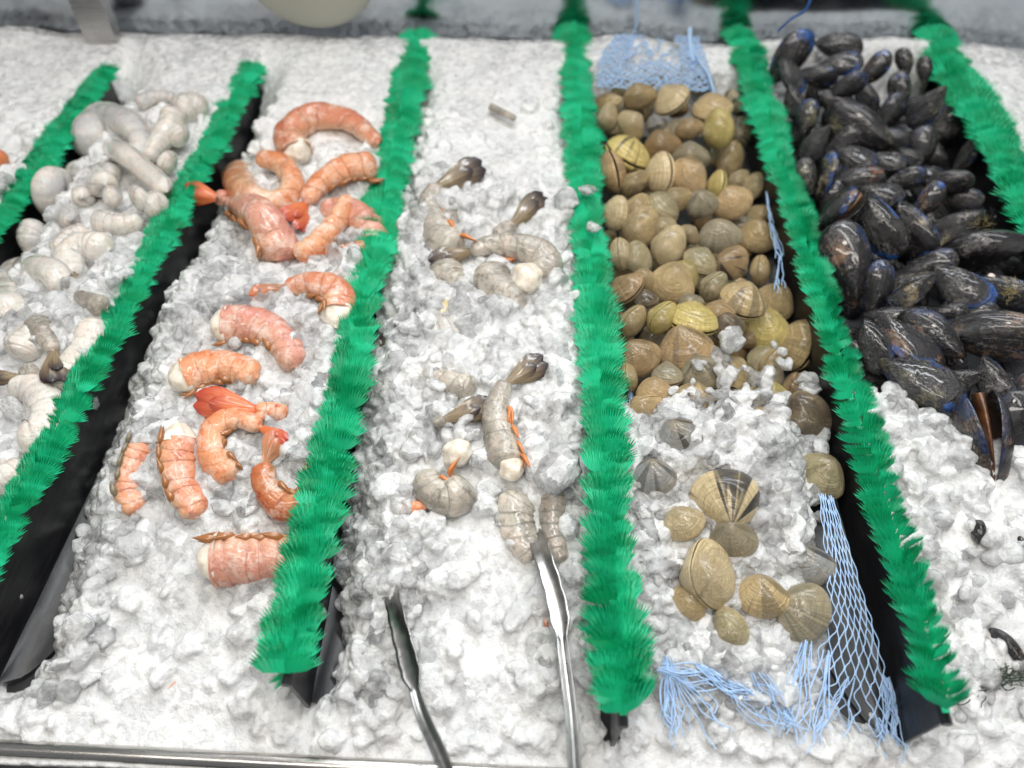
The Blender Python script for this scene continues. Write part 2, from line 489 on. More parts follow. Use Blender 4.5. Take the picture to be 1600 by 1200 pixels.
# heaps of chunks lying among and over the shells, hand placed
def heap(px, py, n, spread, r0, r1, lift=0.0, pile=True, seed=0, flat=1.0):
    rs = np.random.RandomState(seed + int(px * 7 + py)); out = []
    for i in range(n):
        a, q = rs.uniform(0, 2 * math.pi), spread * math.sqrt(rs.rand())
        p = surf(px + q * math.cos(a), py + flat * q * math.sin(a), pile)
        r = rs.uniform(r0, r1)
        out.append((p[0], p[1], p[2] + lift + rs.uniform(0, 0.006), r))
    return out
H2 = []
for hp in [(1130, 650, 30, 60, .004, .009, .014), (1180, 690, 46, 65, .004, .010, .012), (1160, 620, 14, 34, .004, .008, .018),
           (1215, 740, 40, 60, .004, .010, .008), (1230, 800, 36, 52, .004, .010, .006), (1190, 850, 26, 48, .004, .009, .003),
           (1030, 720, 22, 42, .005, .011, .006), (1060, 740, 14, 34, .005, .011, .006), (1020, 800, 26, 44, .004, .009, .004),
           (1050, 690, 12, 50, .003, .007, .008), (1075, 655, 14, 44, .003, .006, .010), (1270, 690, 6, 18, .005, .008, .006),
           (1110, 745, 10, 26, .004, .007, .001), (1150, 870, 10, 24, .005, .008, .006), (1240, 690, 12, 36, .005, .009, .008),
           (1130, 565, 7, 16, .005, .009, .024), (1085, 590, 3, 10, .004, .006, .020), (1200, 590, 6, 26, .004, .007, .020),
           (1110, 1000, 40, 90, .004, .009, .000), (1030, 880, 30, 46, .004, .008, .000), (1220, 880, 14, 36, .004, .008, .002),
           (1260, 610, 4, 14, .005, .008, .012), (1160, 935, 8, 26, .004, .007, .010), (1060, 640, 5, 20, .003, .005, .016),
           (430, 600, 18, 50, .004, .008, .010), (470, 640, 16, 40, .004, .008, .006), (330, 800, 12, 40, .004, .008, .006),
           (250, 740, 12, 26, .005, .009, .010), (455, 730, 20, 36, .003, .006, .006), (375, 790, 8, 30, .005, .010, .010),
           (400, 560, 8, 30, .004, .007, .012), (640, 690, 24, 50, .005, .010, .006), (690, 640, 14, 36, .004, .009, .008),
           (640, 590, 14, 40, .005, .009, .006), (850, 700, 16, 46, .006, .012, .004), (730, 690, 5, 16, .005, .007, .016),
           (760, 730, 6, 18, .004, .007, .012), (860, 770, 10, 30, .004, .008, .008), (800, 830, 10, 30, .004, .007, .008),
           (690, 560, 14, 50, .004, .007, .006), (780, 520, 24, 60, .004, .008, .004), (1400, 640, 10, 26, .005, .009, .006),
           (1480, 940, 30, 80, .005, .010, .002), (1560, 900, 24, 60, .005, .010, .004)]:
    H2 += heap(*hp)
rs = np.random.RandomState(91)                    # glassy lumps along the black walls, between shrimp and shells
cand = []
for i in range(2900):
    y = 0.13 + 0.50 * rs.rand() ** 1.2; k = (0, 1, 1, 2, 2, 3, 3, 3, 4)[rs.randint(9)]
    if k == 3: x = xdiv(3, y) + 0.018 + rs.rand() * (xdiv(4, y) - xdiv(3, y) - 0.045)
    elif k == 4: x = xdiv(4, y) + 0.02 + 0.17 * rs.rand()
    else: x = xdiv(k, y) + 0.014 + 0.060 * rs.rand() ** 1.5
    r = rs.uniform(0.0035, 0.0100)
    if (k == 3 and y > YC0 - 0.01) or (k == 4 and y > 0.27) or rs.rand() < 0.45: continue
    cand.append((x, y, r))
cand = np.array(cand); zc = ice_height(cand[:, 0], cand[:, 1])
H2 += [(x, y, z + 0.30 * r, r) for (x, y, r), z in zip(cand.tolist(), zc.tolist()) if z > 0.004]
H2 = [(a_, b_, c_, r_ * 1.15) for a_, b_, c_, r_ in H2]
def chunk_arrays(items, seed):
    rs = np.random.RandomState(seed); Vs, Fs, n = [], [], 0
    for (x, y, z, r) in items:
        V0, F0 = SH2[rs.randint(len(SH2))] if r > 0.0065 else SH1[rs.randint(len(SH1))]
        Vs.append((V0 * r) @ rand_rot(rs).T + np.array([x, y, z])); Fs.append(F0 + n); n += len(V0)
    return np.concatenate(Vs), np.concatenate(Fs)
CV, CF = chunk_arrays(small + big, 5)
BT = np.concatenate([BEDF[:, [0, 1, 2]], BEDF[:, [0, 2, 3]]])
bed_me = fuse('crushed_ice_bed', np.concatenate([BEDV, CV]), np.concatenate([BT, CF + len(BEDV)]), 0.00148)
# how clear the ice is: glassy where loose and along the dividers, cloudy white where packed
co = np.zeros(len(bed_me.vertices) * 3, np.float32); bed_me.vertices.foreach_get('co', co); co = co.reshape(-1, 3)
bx, by = co[:, 0].astype(float), co[:, 1].astype(float)
cl_ = 0.62 + 0.35 * sstep(0.42, 0.58, fbm(bx, by, 14, 9, 2))
ed_ = np.min([np.abs(bx - xdiv(k, by)) for k in range(6)], axis=0)
cl_ = cl_ + 0.22 * (1 - sstep(0.02, 0.06, ed_))
cmp_ = sum((bx > xdiv(k, by)).astype(int) for k in range(6))
cl_ = np.where((cmp_ == 4) & (by > 0.15), cl_ + 0.35, cl_)
cl_ = np.where(((cmp_ == 2) | (cmp_ == 3) | (cmp_ == 5)) & (by < 0.26) & (ed_ > 0.05), cl_ * 0.72, cl_)
cl_ = cl_ * (1 - 0.93 * sstep(0.48, 0.72, by)) * (0.45 + 0.55 * sstep(0.10, 0.16, by))  # far ice also whitened: its blown-out brightness is put into the material
at_ = bed_me.attributes.new('clearness', 'FLOAT', 'POINT'); at_.data.foreach_set('value', np.clip(cl_, 0, 1).astype(np.float32))
link('crushed_ice_bed', bed_me, ICE_BED,
     label='bed of white crushed ice lumps frozen together, filling the display trough', cat='crushed ice', kind='stuff')
# the cloudy white core of the bed, a little below its clear surface
UV_ = BEDV[:NB].reshape(NY, NX, 3)[::2, ::2].reshape(-1, 3).copy(); UV_[:, 2] -= 0.0050
i2 = np.arange(len(UV_)).reshape(len(range(0, NY, 2)), -1)
UF = np.stack([i2[:-1, :-1], i2[:-1, 1:], i2[1:, 1:], i2[1:, :-1]], -1).reshape(-1, 4); UF = UF[UV_[UF, 2].max(1) > 0.0]
link('packed_ice_core', mesh_np('packed_ice_core', UV_, tris=UF), ICE_UNDER,
     label='cloudy white heart of the ice bed showing through its clear surface', cat='crushed ice', kind='stuff')
CV, CF = chunk_arrays(H2, 6)
link('loose_crushed_ice', fuse('loose_crushed_ice', CV, CF, 0.00125, -1, 0), ICE_CHUNK,
     label='loose clear lumps of crushed ice heaped among the shells and shrimp', cat='crushed ice', kind='stuff')
# single lumps that can be pointed at
for (px, py, z, r, lab) in [
        (918, 297, 0.095, 0.0095, 'clear ice lump perched on the green strip left of the clams, upper one'),
        (928, 356, 0.094, 0.0075, 'small clear ice lump on the green strip left of the clams, lower one'),
        (882, 310, 0.088, 0.0150, 'large flat ice lump leaning against the left edge of the green strip by the clams'),
        (1128, 556, 0.072, 0.0115, 'tall upright ice lump standing on the clam pile right of the brown ribbed clam'),
        (1265, 607, 0.046, 0.0105, 'grey glassy ice lump beside the dark clam at the black divider'),
        (1282, 696, 0.045, 0.0090, 'rounded clear ice lump jutting over the black divider wall'),
        (1130, 448, 0.066, 0.0080, 'clear ice lump wedged between clams in the middle of the pile'),
        (870, 735, 0.068, 0.0230, 'biggest white ice lump between the grey shrimp and the green strip'),
        (130, 940, 0.020, 0.0140, 'grey clear ice lump at the left foot of the ice beside the black divider'),
        (108, 1003, 0.010, 0.0100, 'pointed dark glassy ice lump lying alone on the black divider foot'),
        (582, 975, 0.022, 0.0120, 'round grey ice lump resting on the black divider foot left of the tongs'),
        (570, 1040, 0.012, 0.0035, 'tiny ice crumb alone on the black divider foot')]:
    p = at(px, py, z)
    V0, F0 = SH2[int(px) % 8]
    me = mesh_np('ice_lump', (V0 * r) @ rand_rot(np.random.RandomState(int(py)), 0.3).T, tris=F0)
    link('ice_lump', me, ICE_CHUNK, label=lab, cat='ice lump', M=Matrix.Translation(p))

# ---------------------------------------------------------------- counter: floor, rail, back panel
def box(mb, lo, hi):
    x0, y0, z0 = lo; x1, y1, z1 = hi
    mb.add([(x0, y0, z0), (x1, y0, z0), (x1, y1, z0), (x0, y1, z0), (x0, y0, z1), (x1, y0, z1), (x1, y1, z1), (x0, y1, z1)],
           [(0, 3, 2, 1), (4, 5, 6, 7), (0, 1, 5, 4), (1, 2, 6, 5), (2, 3, 7, 6), (3, 0, 4, 7)])
mb = MB(); box(mb, (-1.4, 0.06, -0.012), (1.5, 0.94, 0.0))
link('tray_floor', mb.build('tray_floor', False), FLOOR, kind='structure', label='dark floor of the display trough', cat='counter')
# front rail: rolled steel edge
mb = MB(); prof = []
for a in np.linspace(R(-60), R(180), 20):
    prof.append((0.098 + 0.0055 * math.cos(a), 0.0075 + 0.0055 * math.sin(a)))
prof += [(0.0925, -0.01), (0.088, -0.016), (0.02, -0.020), (-0.05, -0.021)]
xs = np.linspace(-0.9, 1.0, 40)
P = np.array([[(x, y - 0.0065 - 0.017 * x, z - 0.002 + 0.0006 * math.sin(9 * x)) for x in xs] for (y, z) in prof])
mb.grid(P)
link('steel_rail', mb.build('steel_rail'), STEEL, label='rolled stainless steel front rail along the bottom edge of the ice', cat='steel rail')
# back panel
mb = MB(); box(mb, (-1.6, 0.925, -0.01), (1.8, 0.937, 0.75))
link('back_panel', mb.build('back_panel', False), PANEL, label='dark tinted reflective panel standing behind the ice bank', cat='back panel')
# steel strut at upper left
mb = MB(); a, b = at(162, 58, 0.085), at(40, -60, 0.20)
b[1] = 0.895; a[1] = 0.875
d = b - a; d /= np.linalg.norm(d); s1 = np.array([1, 0, 0]) - d * d[0]; s1 /= np.linalg.norm(s1); s2 = np.cross(d, s1)
pts = []
for t in (-0.03, 0.16):
    for (u, v) in ((-1, -1), (1, -1), (1, 1), (-1, 1)):
        pts.append(a + d * t + s1 * 0.019 * u + s2 * 0.009 * v)
mb.add(pts, [(0, 1, 2, 3), (7, 6, 5, 4), (0, 4, 5, 1), (1, 5, 6, 2), (2, 6, 7, 3), (3, 7, 4, 0)])
st = mb.build('steel_strut', False)
link('steel_strut', st, STEEL, label='slanting blurred steel strut sunk in the ice at the upper left', cat='steel strut')
# pale shallow bowl hung on the panel
c = at(475, -74, 0.18); k_ = (0.885 - CAM[1]) / (c[1] - CAM[1]); c = CAM + (c - CAM) * k_
mb = MB(); rows = []
for t in np.linspace(0, 1, 12):
    rr = 0.085 * math.sin(t * math.pi / 2) ** 0.8; yy = -0.02 * math.cos(t * math.pi / 2)
    rows.append([(c[0] + rr * math.cos(w), c[1] + yy, c[2] + rr * math.sin(w)) for w in np.linspace(0, 2 * math.pi, 48, endpoint=False)])
mb.grid(np.array(rows), close_u=True)
CREAM = mat_plain('cream_enamel', (0.42, 0.42, 0.36), 0.5).m
link('round_cream_bowl', mb.build('bowl'), CREAM, label='pale cream round bowl hanging blurred on the panel above the ice', cat='bowl')
# ---------------------------------------------------------------- black dividers and green parsley strips
LEAF = []
def leaf_mesh(seed):
    rs = np.random.RandomState(seed); nt = 14
    cols = 2 * nt + 1; V, uv, Fs = [], [], []
    H = rs.uniform(0.50, 0.62); curl = rs.uniform(0.05, 0.22); ph = rs.uniform(0, 6)
    for j, rr in enumerate((0.0, 0.62, 1.0)):
        for i in range(cols):
            s_ = i / (cols - 1)
            an = R(97 - 72 * s_ ** 1.5); hh = H * (0.80 + 0.20 * math.sin(s_ * 2.4)) * (1 - 0.15 * s_)
            r = rr * hh
            if j == 2: r *= (1.14 if i % 2 else 0.62) * rs.uniform(0.94, 1.06)
            x = s_ * 0.60 + r * math.cos(an); z = r * math.sin(an) * 1.15
            y = curl * (x * x + z * z) + 0.05 * math.sin(5 * s_ + ph) * rr + (0.02 if i % 2 else -0.01) * rr
            V.append((x - 0.10, y, z)); uv.append((i / cols, rr))
    for j in range(2):
        for i in range(cols - 1):
            a = j * cols + i; Fs.append((a, a + cols, a + cols + 1, a + 1))
    me = mesh_np('leaf', V, faces=Fs); set_uv(me, uv); me.materials.append(GREEN)
    return me
LEAF = [leaf_mesh(300 + i) for i in range(6)]

def vnoise(t, seed):
    rs = np.random.RandomState(seed); T = rs.uniform(-1, 1, 512)
    i = int(math.floor(t)); f = t - i; f = f * f * (3 - 2 * f)
    return T[i % 512] * (1 - f) + T[(i + 1) % 512] * f

dlab = ['black plastic divider at the far left, left of the peeled white shrimp',
        'black plastic divider between the peeled white shrimp and the red shrimp',
        'black plastic divider between the red shrimp and the grey shrimp',
        'black plastic divider between the grey shrimp and the clams',
        'black plastic divider between the clams and the mussels',
        'black plastic divider at the right, beyond the mussels']
glab = ['green plastic parsley strip at the far left, left of the peeled white shrimp',
        'green plastic parsley strip between the peeled white shrimp and the red shrimp',
        'green plastic parsley strip between the red shrimp and the grey shrimp',
        'green plastic parsley strip between the grey shrimp and the clams',
        'green plastic parsley strip between the clams and the mussels',
        'green plastic parsley strip at the right, beyond the mussels']
for k, (a, b) in enumerate(DIV):
    L = float(np.linalg.norm(b - a)); ang = math.atan2(-(b - a)[0], (b - a)[1])
    M = Matrix.Translation((a[0], a[1], 0)) @ Matrix.Rotation(ang, 4, 'Z')
    root = link('plastic_divider', None, M=M, label=dlab[k], cat='divider', group='black dividers between the seafood')
    ZW = 0.073
    # wall
    mb = MB()
    n = 30; ysd = np.linspace(-0.004, L + 0.005, n)
    prof = [(-0.0014, 0.012), (-0.0012, ZW), (0.0012, ZW), (0.0014, 0.012)]
    mb.grid(np.array([[(x, y + (0.028 if z < 0.02 and j == 0 else 0) * 0, z) for (x, z) in prof] for j, y in enumerate(ysd)]))
    mb.add([(x, -0.004, z) for x, z in prof], [(0, 1, 2, 3)]); mb.add([(x, L + .005, z) for x, z in prof], [(3, 2, 1, 0)])
    link('wall', mb.build('divider_wall', False), BLACK, parent=root)
    # foot with a rounded, tapering near end
    mb = MB(); rows = []
    tt = np.concatenate([np.linspace(0, 0.06, 14), np.linspace(0.08, L, 16)])
    for y in tt:
        w = 0.036 * math.sqrt(min(1.0, max(0.0, (y + 0.0005) / 0.055)) ) if y < 0.055 else 0.036
        w = max(w, 0.0018)
        rows.append([(u * w, y, 0.003 + 0.011 * math.exp(-abs(u) * w / 0.008)) for u in (-1, -0.72, -0.45, -0.2, -0.05, 0.05, 0.2, 0.45, 0.72, 1)])
    G = np.array(rows); mb.grid(G)
    G2 = G[:, [0, -1]].copy(); G2[:, :, 2] = 0.0005
    mb.grid(np.stack([G[:, 0], G2[:, 0]], 1)); mb.grid(np.stack([G2[:, 1], G[:, -1]], 1))
    link('foot', mb.build('divider_foot'), BLACK, parent=root)
    # clip rail on top of the wall
    mb = MB(); mb.tube([(0, -0.006, ZW + 0.001), (0, L * 0.5, ZW + 0.001), (0, L + 0.005, ZW + 0.001)], 0.0032, 8)
    link('top_bead', mb.build('divider_top_bead'), BLACK, parent=root)
    # parsley strip
    M2 = Matrix.Translation((a[0], a[1], ZW + 0.0015)) @ Matrix.Rotation(ang, 4, 'Z')
    g = link('parsley_strip', None, M=M2, label=glab[k], cat='parsley strip', group='green parsley strips on the dividers')
    mb = MB(); box(mb, (-0.0022, 0.0, 0.001), (0.0022, L, 0.0030))
    link('stem', mb.build('strip_stem', False), GREEN, parent=g)
    vis0 = 0.0
    if k == 0: vis0 = 0.38 * L
    if k == 5: vis0 = 0.42 * L
    npair = 146
    rs = np.random.RandomState(40 + k)
    for i in range(npair):
        y = vis0 + (L - vis0) * ((i + 0.5) / npair) ** 1.18 + 0.0016 * vnoise(i * 0.9, 20 + k)
        if k == 2 and i == 0: pass
        for sgn in (-1, 1):
            lean = R((50, 48, 52, 50, 40, 46)[k]) + R(14) * vnoise(y * 17, 60 + k * 2 + (sgn > 0)) + R(11) * rs.normal()
            sweep = R(8) + R(16) * vnoise(y * 13 + 9, 80 + k * 2 + (sgn > 0)) + R(6) * rs.normal()
            if k == 2 and y < 0.30: sweep += R(5); sc_k = 1.1
            if k == 4: lean -= R(16) * (1 if y < 0.45 * L else 0.3); sweep += R(6)
            pass
            if k == 3 and y < 0.2: lean -= R(8); sweep += R(6)
            sc = 0.0205 * (1 + 0.16 * vnoise(y * 23, 90 + k * 2 + (sgn > 0))) * rs.uniform(0.93, 1.07)
            if k == 3: sc *= 1.08
            sc *= (0.78, 0.86, 1.08, 1.0, 0.92, 1.28)[k] * rs.uniform(0.82, 1.14)
            sc *= 1 + 0.22 * float(sstep(0.5, 1.0, y / L))
            roll = R(8) * rs.normal() + R(8)
            me = LEAF[rs.randint(6)]
            Mx = (Matrix.Translation((sgn * 0.002, y, 0.0045 + (i % 7) * 0.0002)) @ Matrix.Rotation(sgn * sweep, 4, 'Z')
                  @ Matrix.Rotation(-lean, 4, 'X') @ Matrix.Rotation(sgn * roll, 4, 'Y') @ Matrix.Diagonal((sc * sgn, sc, sc, 1)))
            o = bpy.data.objects.new('leaf', me); scene.collection.objects.link(o)
            o.parent = g; o.matrix_local = Mx
# loose frond hanging off the near end of the third strip
p = at(455, 1052, 0.066); mb = MB()
me = LEAF[2]
fr = link('plastic_frond', None, M=Matrix.Translation(p), label='single green plastic frond hanging loose below the strip by the red shrimp', cat='plastic frond')
for (a1, sc) in ((R(215), 0.017), (R(240), 0.016)):
    o = bpy.data.objects.new('leaf', me); scene.collection.objects.link(o); o.parent = fr
    o.matrix_local = Matrix.Rotation(a1, 4, 'Z') @ Matrix.Rotation(R(75), 4, 'X') @ Matrix.Diagonal((sc, sc, sc * .5, 1))
# ---------------------------------------------------------------- shells
def shell_mesh(name, rim, C, U, dome, beak, nr=14, nc=44, flip=False, seed=0):
    """rim(phi)->(x,y); C dome centre; U umbo point; dome height; uv = (ray, growth)"""
    rs = np.random.RandomState(seed)
    ph = np.linspace(0, 2 * math.pi, nc, endpoint=False)
    Rm = np.array([rim(p) for p in ph]); C = np.array(C); U = np.array(U)
    rho = np.sin(np.linspace(0, math.pi / 2, nr)) ** 0.9
    V = [(C[0], C[1])]; rr = [0.0]
    for r in rho[1:]:
        for q in Rm: V.append(tuple(C + r * (q - C))); rr.append(r)
    V = np.array(V); rr = np.array(rr)
    z = dome * (1 - rr ** 2.3) ** 0.60
    d = np.linalg.norm((V - U) / np.array(beak[1:3]), axis=1)
    z += beak[0] * np.exp(-d * d) * (1 - rr ** 6)
    # growth coordinate seen from the umbo
    rel = V - U; be = np.arctan2(rel[:, 1], rel[:, 0]); di = np.linalg.norm(rel, axis=1)
    rr_ = Rm - U; rb = np.arctan2(rr_[:, 1], rr_[:, 0]); rd = np.linalg.norm(rr_, axis=1)
    o = np.argsort(rb); rd_i = np.interp(be, np.concatenate([rb[o] - 2 * math.pi, rb[o], rb[o] + 2 * math.pi]), np.tile(rd[o], 3))
    g = np.clip(di / rd_i, 0, 1)
    z += 0.0042 * np.sin(g * 60) * (1 - rr ** 8) * (g > 0.15)       # growth steps
    P = np.column_stack([V, z])
    Fs = []
    for i in range(nc): Fs.append((0, 1 + i, 1 + (i + 1) % nc))
    for j in range(nr - 2):
        b = 1 + j * nc
        for i in range(nc):
            i2 = (i + 1) % nc; Fs.append((b + i, b + nc + i, b + nc + i2, b + i2))
    # lip and inner face, so the valve has thickness
    n0 = len(P); b = 1 + (nr - 2) * nc
    inner = []
    for j, (s_, dz) in enumerate(((0.965, 0.002), (0.80, dome * 0.52), (0.45, dome * 0.84))):
        for q in Rm: inner.append((*(C + s_ * (q - C)), dz))
    inner.append((C[0], C[1], dome * 0.93)); inner = np.array(inner)
    P = np.vstack([P, inner]); g = np.concatenate([g, np.full(len(inner), 2.0)]); be = np.concatenate([be, np.zeros(len(inner))])
    for i in range(nc): i2 = (i + 1) % nc; Fs.append((b + i, n0 + i, n0 + i2, b + i2))
    for j in range(2):
        for i in range(nc): i2 = (i + 1) % nc; Fs.append((n0 + j * nc + i, n0 + (j + 1) * nc + i, n0 + (j + 1) * nc + i2, n0 + j * nc + i2))
    for i in range(nc): Fs.append((n0 + 2 * nc + i, n0 + 3 * nc, n0 + 2 * nc + (i + 1) % nc))
    if flip: P[:, 2] *= -1; Fs = [tuple(reversed(f)) for f in Fs]
    me = mesh_np(name, P, faces=Fs); set_uv(me, np.column_stack([be, g]))
    return me

def clam_rim(v):
    a, b, c = [(0.0, 0.0, 0.0), (0.03, -0.02, 0.02), (-0.03, 0.02, -0.02), (0.02, 0.03, 0.0)][v % 4]
    def f(p):
        r = 1 + (0.20 + a * .7) * math.exp(-(((p - R(98)) / R(31)) ** 2)) - 0.03 * math.exp(-(((p - R(40)) / R(22)) ** 2)) + 0.015 * math.sin(3 * p + v)
        return (0.5 * r * math.cos(p) + c, (0.385 + b) * r * math.sin(p) - 0.03)
    return f
def mussel_rim(v):
    bend = [0.05, 0.08, 0.03][v % 3]
    def f(p):
        x = 0.5 * math.cos(p); t = x + 0.5
        w = (max(t, 0) ** 0.74) * (max(1 - t, 0) ** 0.42) * 1.95
        s = math.sin(p); amp = 0.375 if s > 0 else 0.225
        sg = 1 if s >= 0 else -1
        y = sg * amp * w * (abs(s) ** 0.15 if abs(s) > 1e-6 else 0)
        return (x, y - bend * math.sin(t * math.pi) + 0.02)
    return f
CLAM = [(shell_mesh('clam_valve', clam_rim(v), (-0.02, 0.07), (-0.04, 0.40), 0.30, (0.07, 0.17, 0.13), seed=v),
         shell_mesh('clam_valve', clam_rim(v), (-0.02, 0.07), (-0.04, 0.40), 0.30, (0.07, 0.17, 0.13), flip=True, seed=v)) for v in range(4)]
MUSS = [(shell_mesh('mussel_valve', mussel_rim(v), (-0.05, 0.0), (-0.485, 0.0), 0.158, (0.045, 0.14, 0.08), nc=48),
         shell_mesh('mussel_valve', mussel_rim(v), (-0.05, 0.0), (-0.485, 0.0), 0.158, (0.045, 0.14, 0.08), nc=48, flip=True)) for v in range(3)]

# clam shell material; object colour carries the individual tone, alpha the striping
m = NT('clam_shell'); oi = m.info(); uv = m.uv(); ob = m.obj()
sx = m.n('ShaderNodeSeparateXYZ', {0: uv}); be, gr = sx.outputs[0], sx.outputs[1]
rnd = m.math('MULTIPLY', oi.outputs['Random'], 40.0)
def comb(a, b, c): return m.n('ShaderNodeCombineXYZ', {0: a, 1: b, 2: c}).outputs[0]
wob = m.math('MULTIPLY', m.noise(comb(m.math('MULTIPLY', be, 1.4), gr, rnd), 5, 2), 0.05)
grw = m.math('ADD', gr, wob)
rings = m.noise(comb(m.math('MULTIPLY', grw, 26.0), rnd, m.math('MULTIPLY', be, 0.5)), 1.0, 4, 0.7)
rings_f = m.noise(comb(m.math('MULTIPLY', grw, 85.0), rnd, m.math('MULTIPLY', be, 1.2)), 1.0, 3, 0.7)
rays = m.noise(comb(m.math('MULTIPLY', be, 2.3), rnd, m.math('MULTIPLY', gr, 0.25)), 1.0, 2, 0.5)
rays_f = m.noise(comb(m.math('MULTIPLY', be, 24.0), rnd, m.math('MULTIPLY', gr, 0.8)), 1.0, 3, 0.6)
tone = oi.outputs['Color']
c1 = m.mix(m.ramp(rings, [(0.36, 1.0), (0.58, 0.0)]), tone, m.mix(0.36, tone, (0.22, 0.13, 0.05)))
c2 = m.mix(m.math('MULTIPLY', m.ramp(rays_f, [(0.46, 0.0), (0.66, 1.0)]), 0.20), c1, (0.17, 0.11, 0.05))
c3 = m.mix(m.math('MULTIPLY', m.ramp(rays, [(0.53, 0.0), (0.56, 1.0)]), oi.outputs['Alpha']), c2, (0.045, 0.045, 0.045))
c4 = m.mix(m.math('MULTIPLY', m.ramp(gr, [(0.0, 1.0), (0.35, 0.0)]), 0.5), c3, (0.78, 0.64, 0.45))
mot = m.noise(ob, 7, 5, 0.7)
c5 = m.mix(m.ramp(mot, [(0.57, 0.0), (0.77, 0.35)]), c4, (0.30, 0.24, 0.11))
c6 = m.mix(m.ramp(m.noise(ob, 3, 3), [(0.45, 0.0), (0.7, 0.25)]), c5, (0.74, 0.54, 0.28))
ins = m.math('GREATER_THAN', gr, 1.5)
m.set(Base_Color=m.mix(ins, c6, (0.62, 0.55, 0.45)), Roughness=m.ramp(mot, [(0.3, 0.30), (0.7, 0.55)]), Coat_Weight=0.5, Coat_Roughness=0.16)
h = m.math('ADD', m.math('ADD', m.math('MULTIPLY', rings_f, 1.2), m.math('MULTIPLY', rays_f, 0.6)), m.math('MULTIPLY', rings, 1.2))
m.bump(h, 1.0, 0.0022)
CLAMMAT = m.m

m = NT('mussel_shell'); oi = m.info(); uv = m.uv(); ob = m.obj()
sx = m.n('ShaderNodeSeparateXYZ', {0: uv}); be, gr = sx.outputs[0], sx.outputs[1]
rnd = m.math('MULTIPLY', oi.outputs['Random'], 40.0)
wob = m.math('MULTIPLY', m.noise(ob, 4, 3), 0.10); grw = m.math('ADD', gr, wob)
rings = m.noise(comb(m.math('MULTIPLY', grw, 22.0), rnd, m.math('MULTIPLY', be, 0.8)), 1.0, 5, 0.75)
rays_f = m.noise(comb(m.math('MULTIPLY', be, 16.0), rnd, m.math('MULTIPLY', gr, 1.6)), 1.0, 4, 0.7)
obr = m.n('ShaderNodeVectorMath', {0: ob, 1: comb(rnd, 0.0, rnd)}, operation='ADD').outputs[0]
patch = m.noise(obr, 2.6, 5, 0.72)
base = m.mix(m.ramp(rings, [(0.4, 0.0), (0.65, 1.0)]), (0.004, 0.004, 0.006), (0.018, 0.015, 0.014))
base = m.mix(m.math('MULTIPLY', m.ramp(patch, [(0.54, 0.0), (0.66, 1.0)]), 0.75), base, oi.outputs['Color'])
# worn scratches: chalky nacre showing through
scr = m.math('MULTIPLY', m.ramp(m.noise(m.mapping(obr, (3, 11, 8)), 2.2, 6, 0.8), [(0.54, 0.0), (0.62, 1.0)]), m.ramp(patch, [(0.47, 0.0), (0.56, 1.0)]))
base = m.mix(m.math('MULTIPLY', scr, 0.42), base, (0.34, 0.31, 0.28))
# blue edge on one side
blue = m.math('MULTIPLY', m.math('MULTIPLY', m.ramp(gr, [(0.80, 0.0), (0.9, 1.0)]), m.ramp(m.noise(obr, 3.0, 3), [(0.5, 0.0), (0.58, 1.0)])), oi.outputs['Alpha'])
blue = m.math('MULTIPLY', blue, m.ramp(m.noise(m.mapping(obr, (5, 5, 5)), 6, 4, 0.8), [(0.38, 0.2), (0.55, 1.0)]))
base = m.mix(blue, base, (0.02, 0.10, 0.36))
ins = m.math('GREATER_THAN', gr, 1.5)
m.set(Base_Color=m.mix(ins, base, (0.055, 0.03, 0.022)), Roughness=m.ramp(patch, [(0.45, 0.10), (0.65, 0.34)]), Coat_Weight=0.5, Coat_Roughness=0.05, Specular_IOR_Level=0.6)
h = m.math('ADD', m.math('ADD', m.math('MULTIPLY', rings, 1.5), m.math('MULTIPLY', rays_f, 0.8)), m.math('MULTIPLY', m.noise(ob, 18, 4), 0.8))
m.bump(h, 1.0, 0.0010)
MUSMAT = m.m
MANTLE = NT('mussel_mantle'); MANTLE.set(Base_Color=MANTLE.ramp(MANTLE.noise(MANTLE.obj(), 6, 4), [(0.35, (0.03, 0.012, 0.008)), (0.7, (0.17, 0.07, 0.025))]), Roughness=0.3); MANTLE.bump(MANTLE.noise(MANTLE.obj(), 9, 3), 0.6, 0.002); MANTLE = MANTLE.m
HINGE = mat_plain('dark_ligament', (0.015, 0.011, 0.008), 0.5).m
for a_, b_ in CLAM: a_.materials.append(CLAMMAT); b_.materials.append(CLAMMAT)
for a_, b_ in MUSS: a_.materials.append(MUSMAT); b_.materials.append(MUSMAT)

def frame(px, py, ang, roll, pitch=0.0):
    """world axes of a thing whose x axis shows at angle ang in the photograph; roll turns it about that axis"""
    v = ray(px, py); v = -v / np.linalg.norm(v)
    r = CR - np.dot(CR, v) * v; r /= np.linalg.norm(r); u = np.cross(v, r)
    x = math.cos(ang) * r + math.sin(ang) * u
    y = -math.sin(ang) * r + math.cos(ang) * u
    x2 = x * math.cos(pitch) + v * math.sin(pitch); v2 = v * math.cos(pitch) - x * math.sin(pitch)
    yy = y * math.cos(roll) + v2 * math.sin(roll); zz = np.cross(x2, yy)
    return Matrix(np.column_stack([x2, yy, zz]).tolist()).to_4x4()

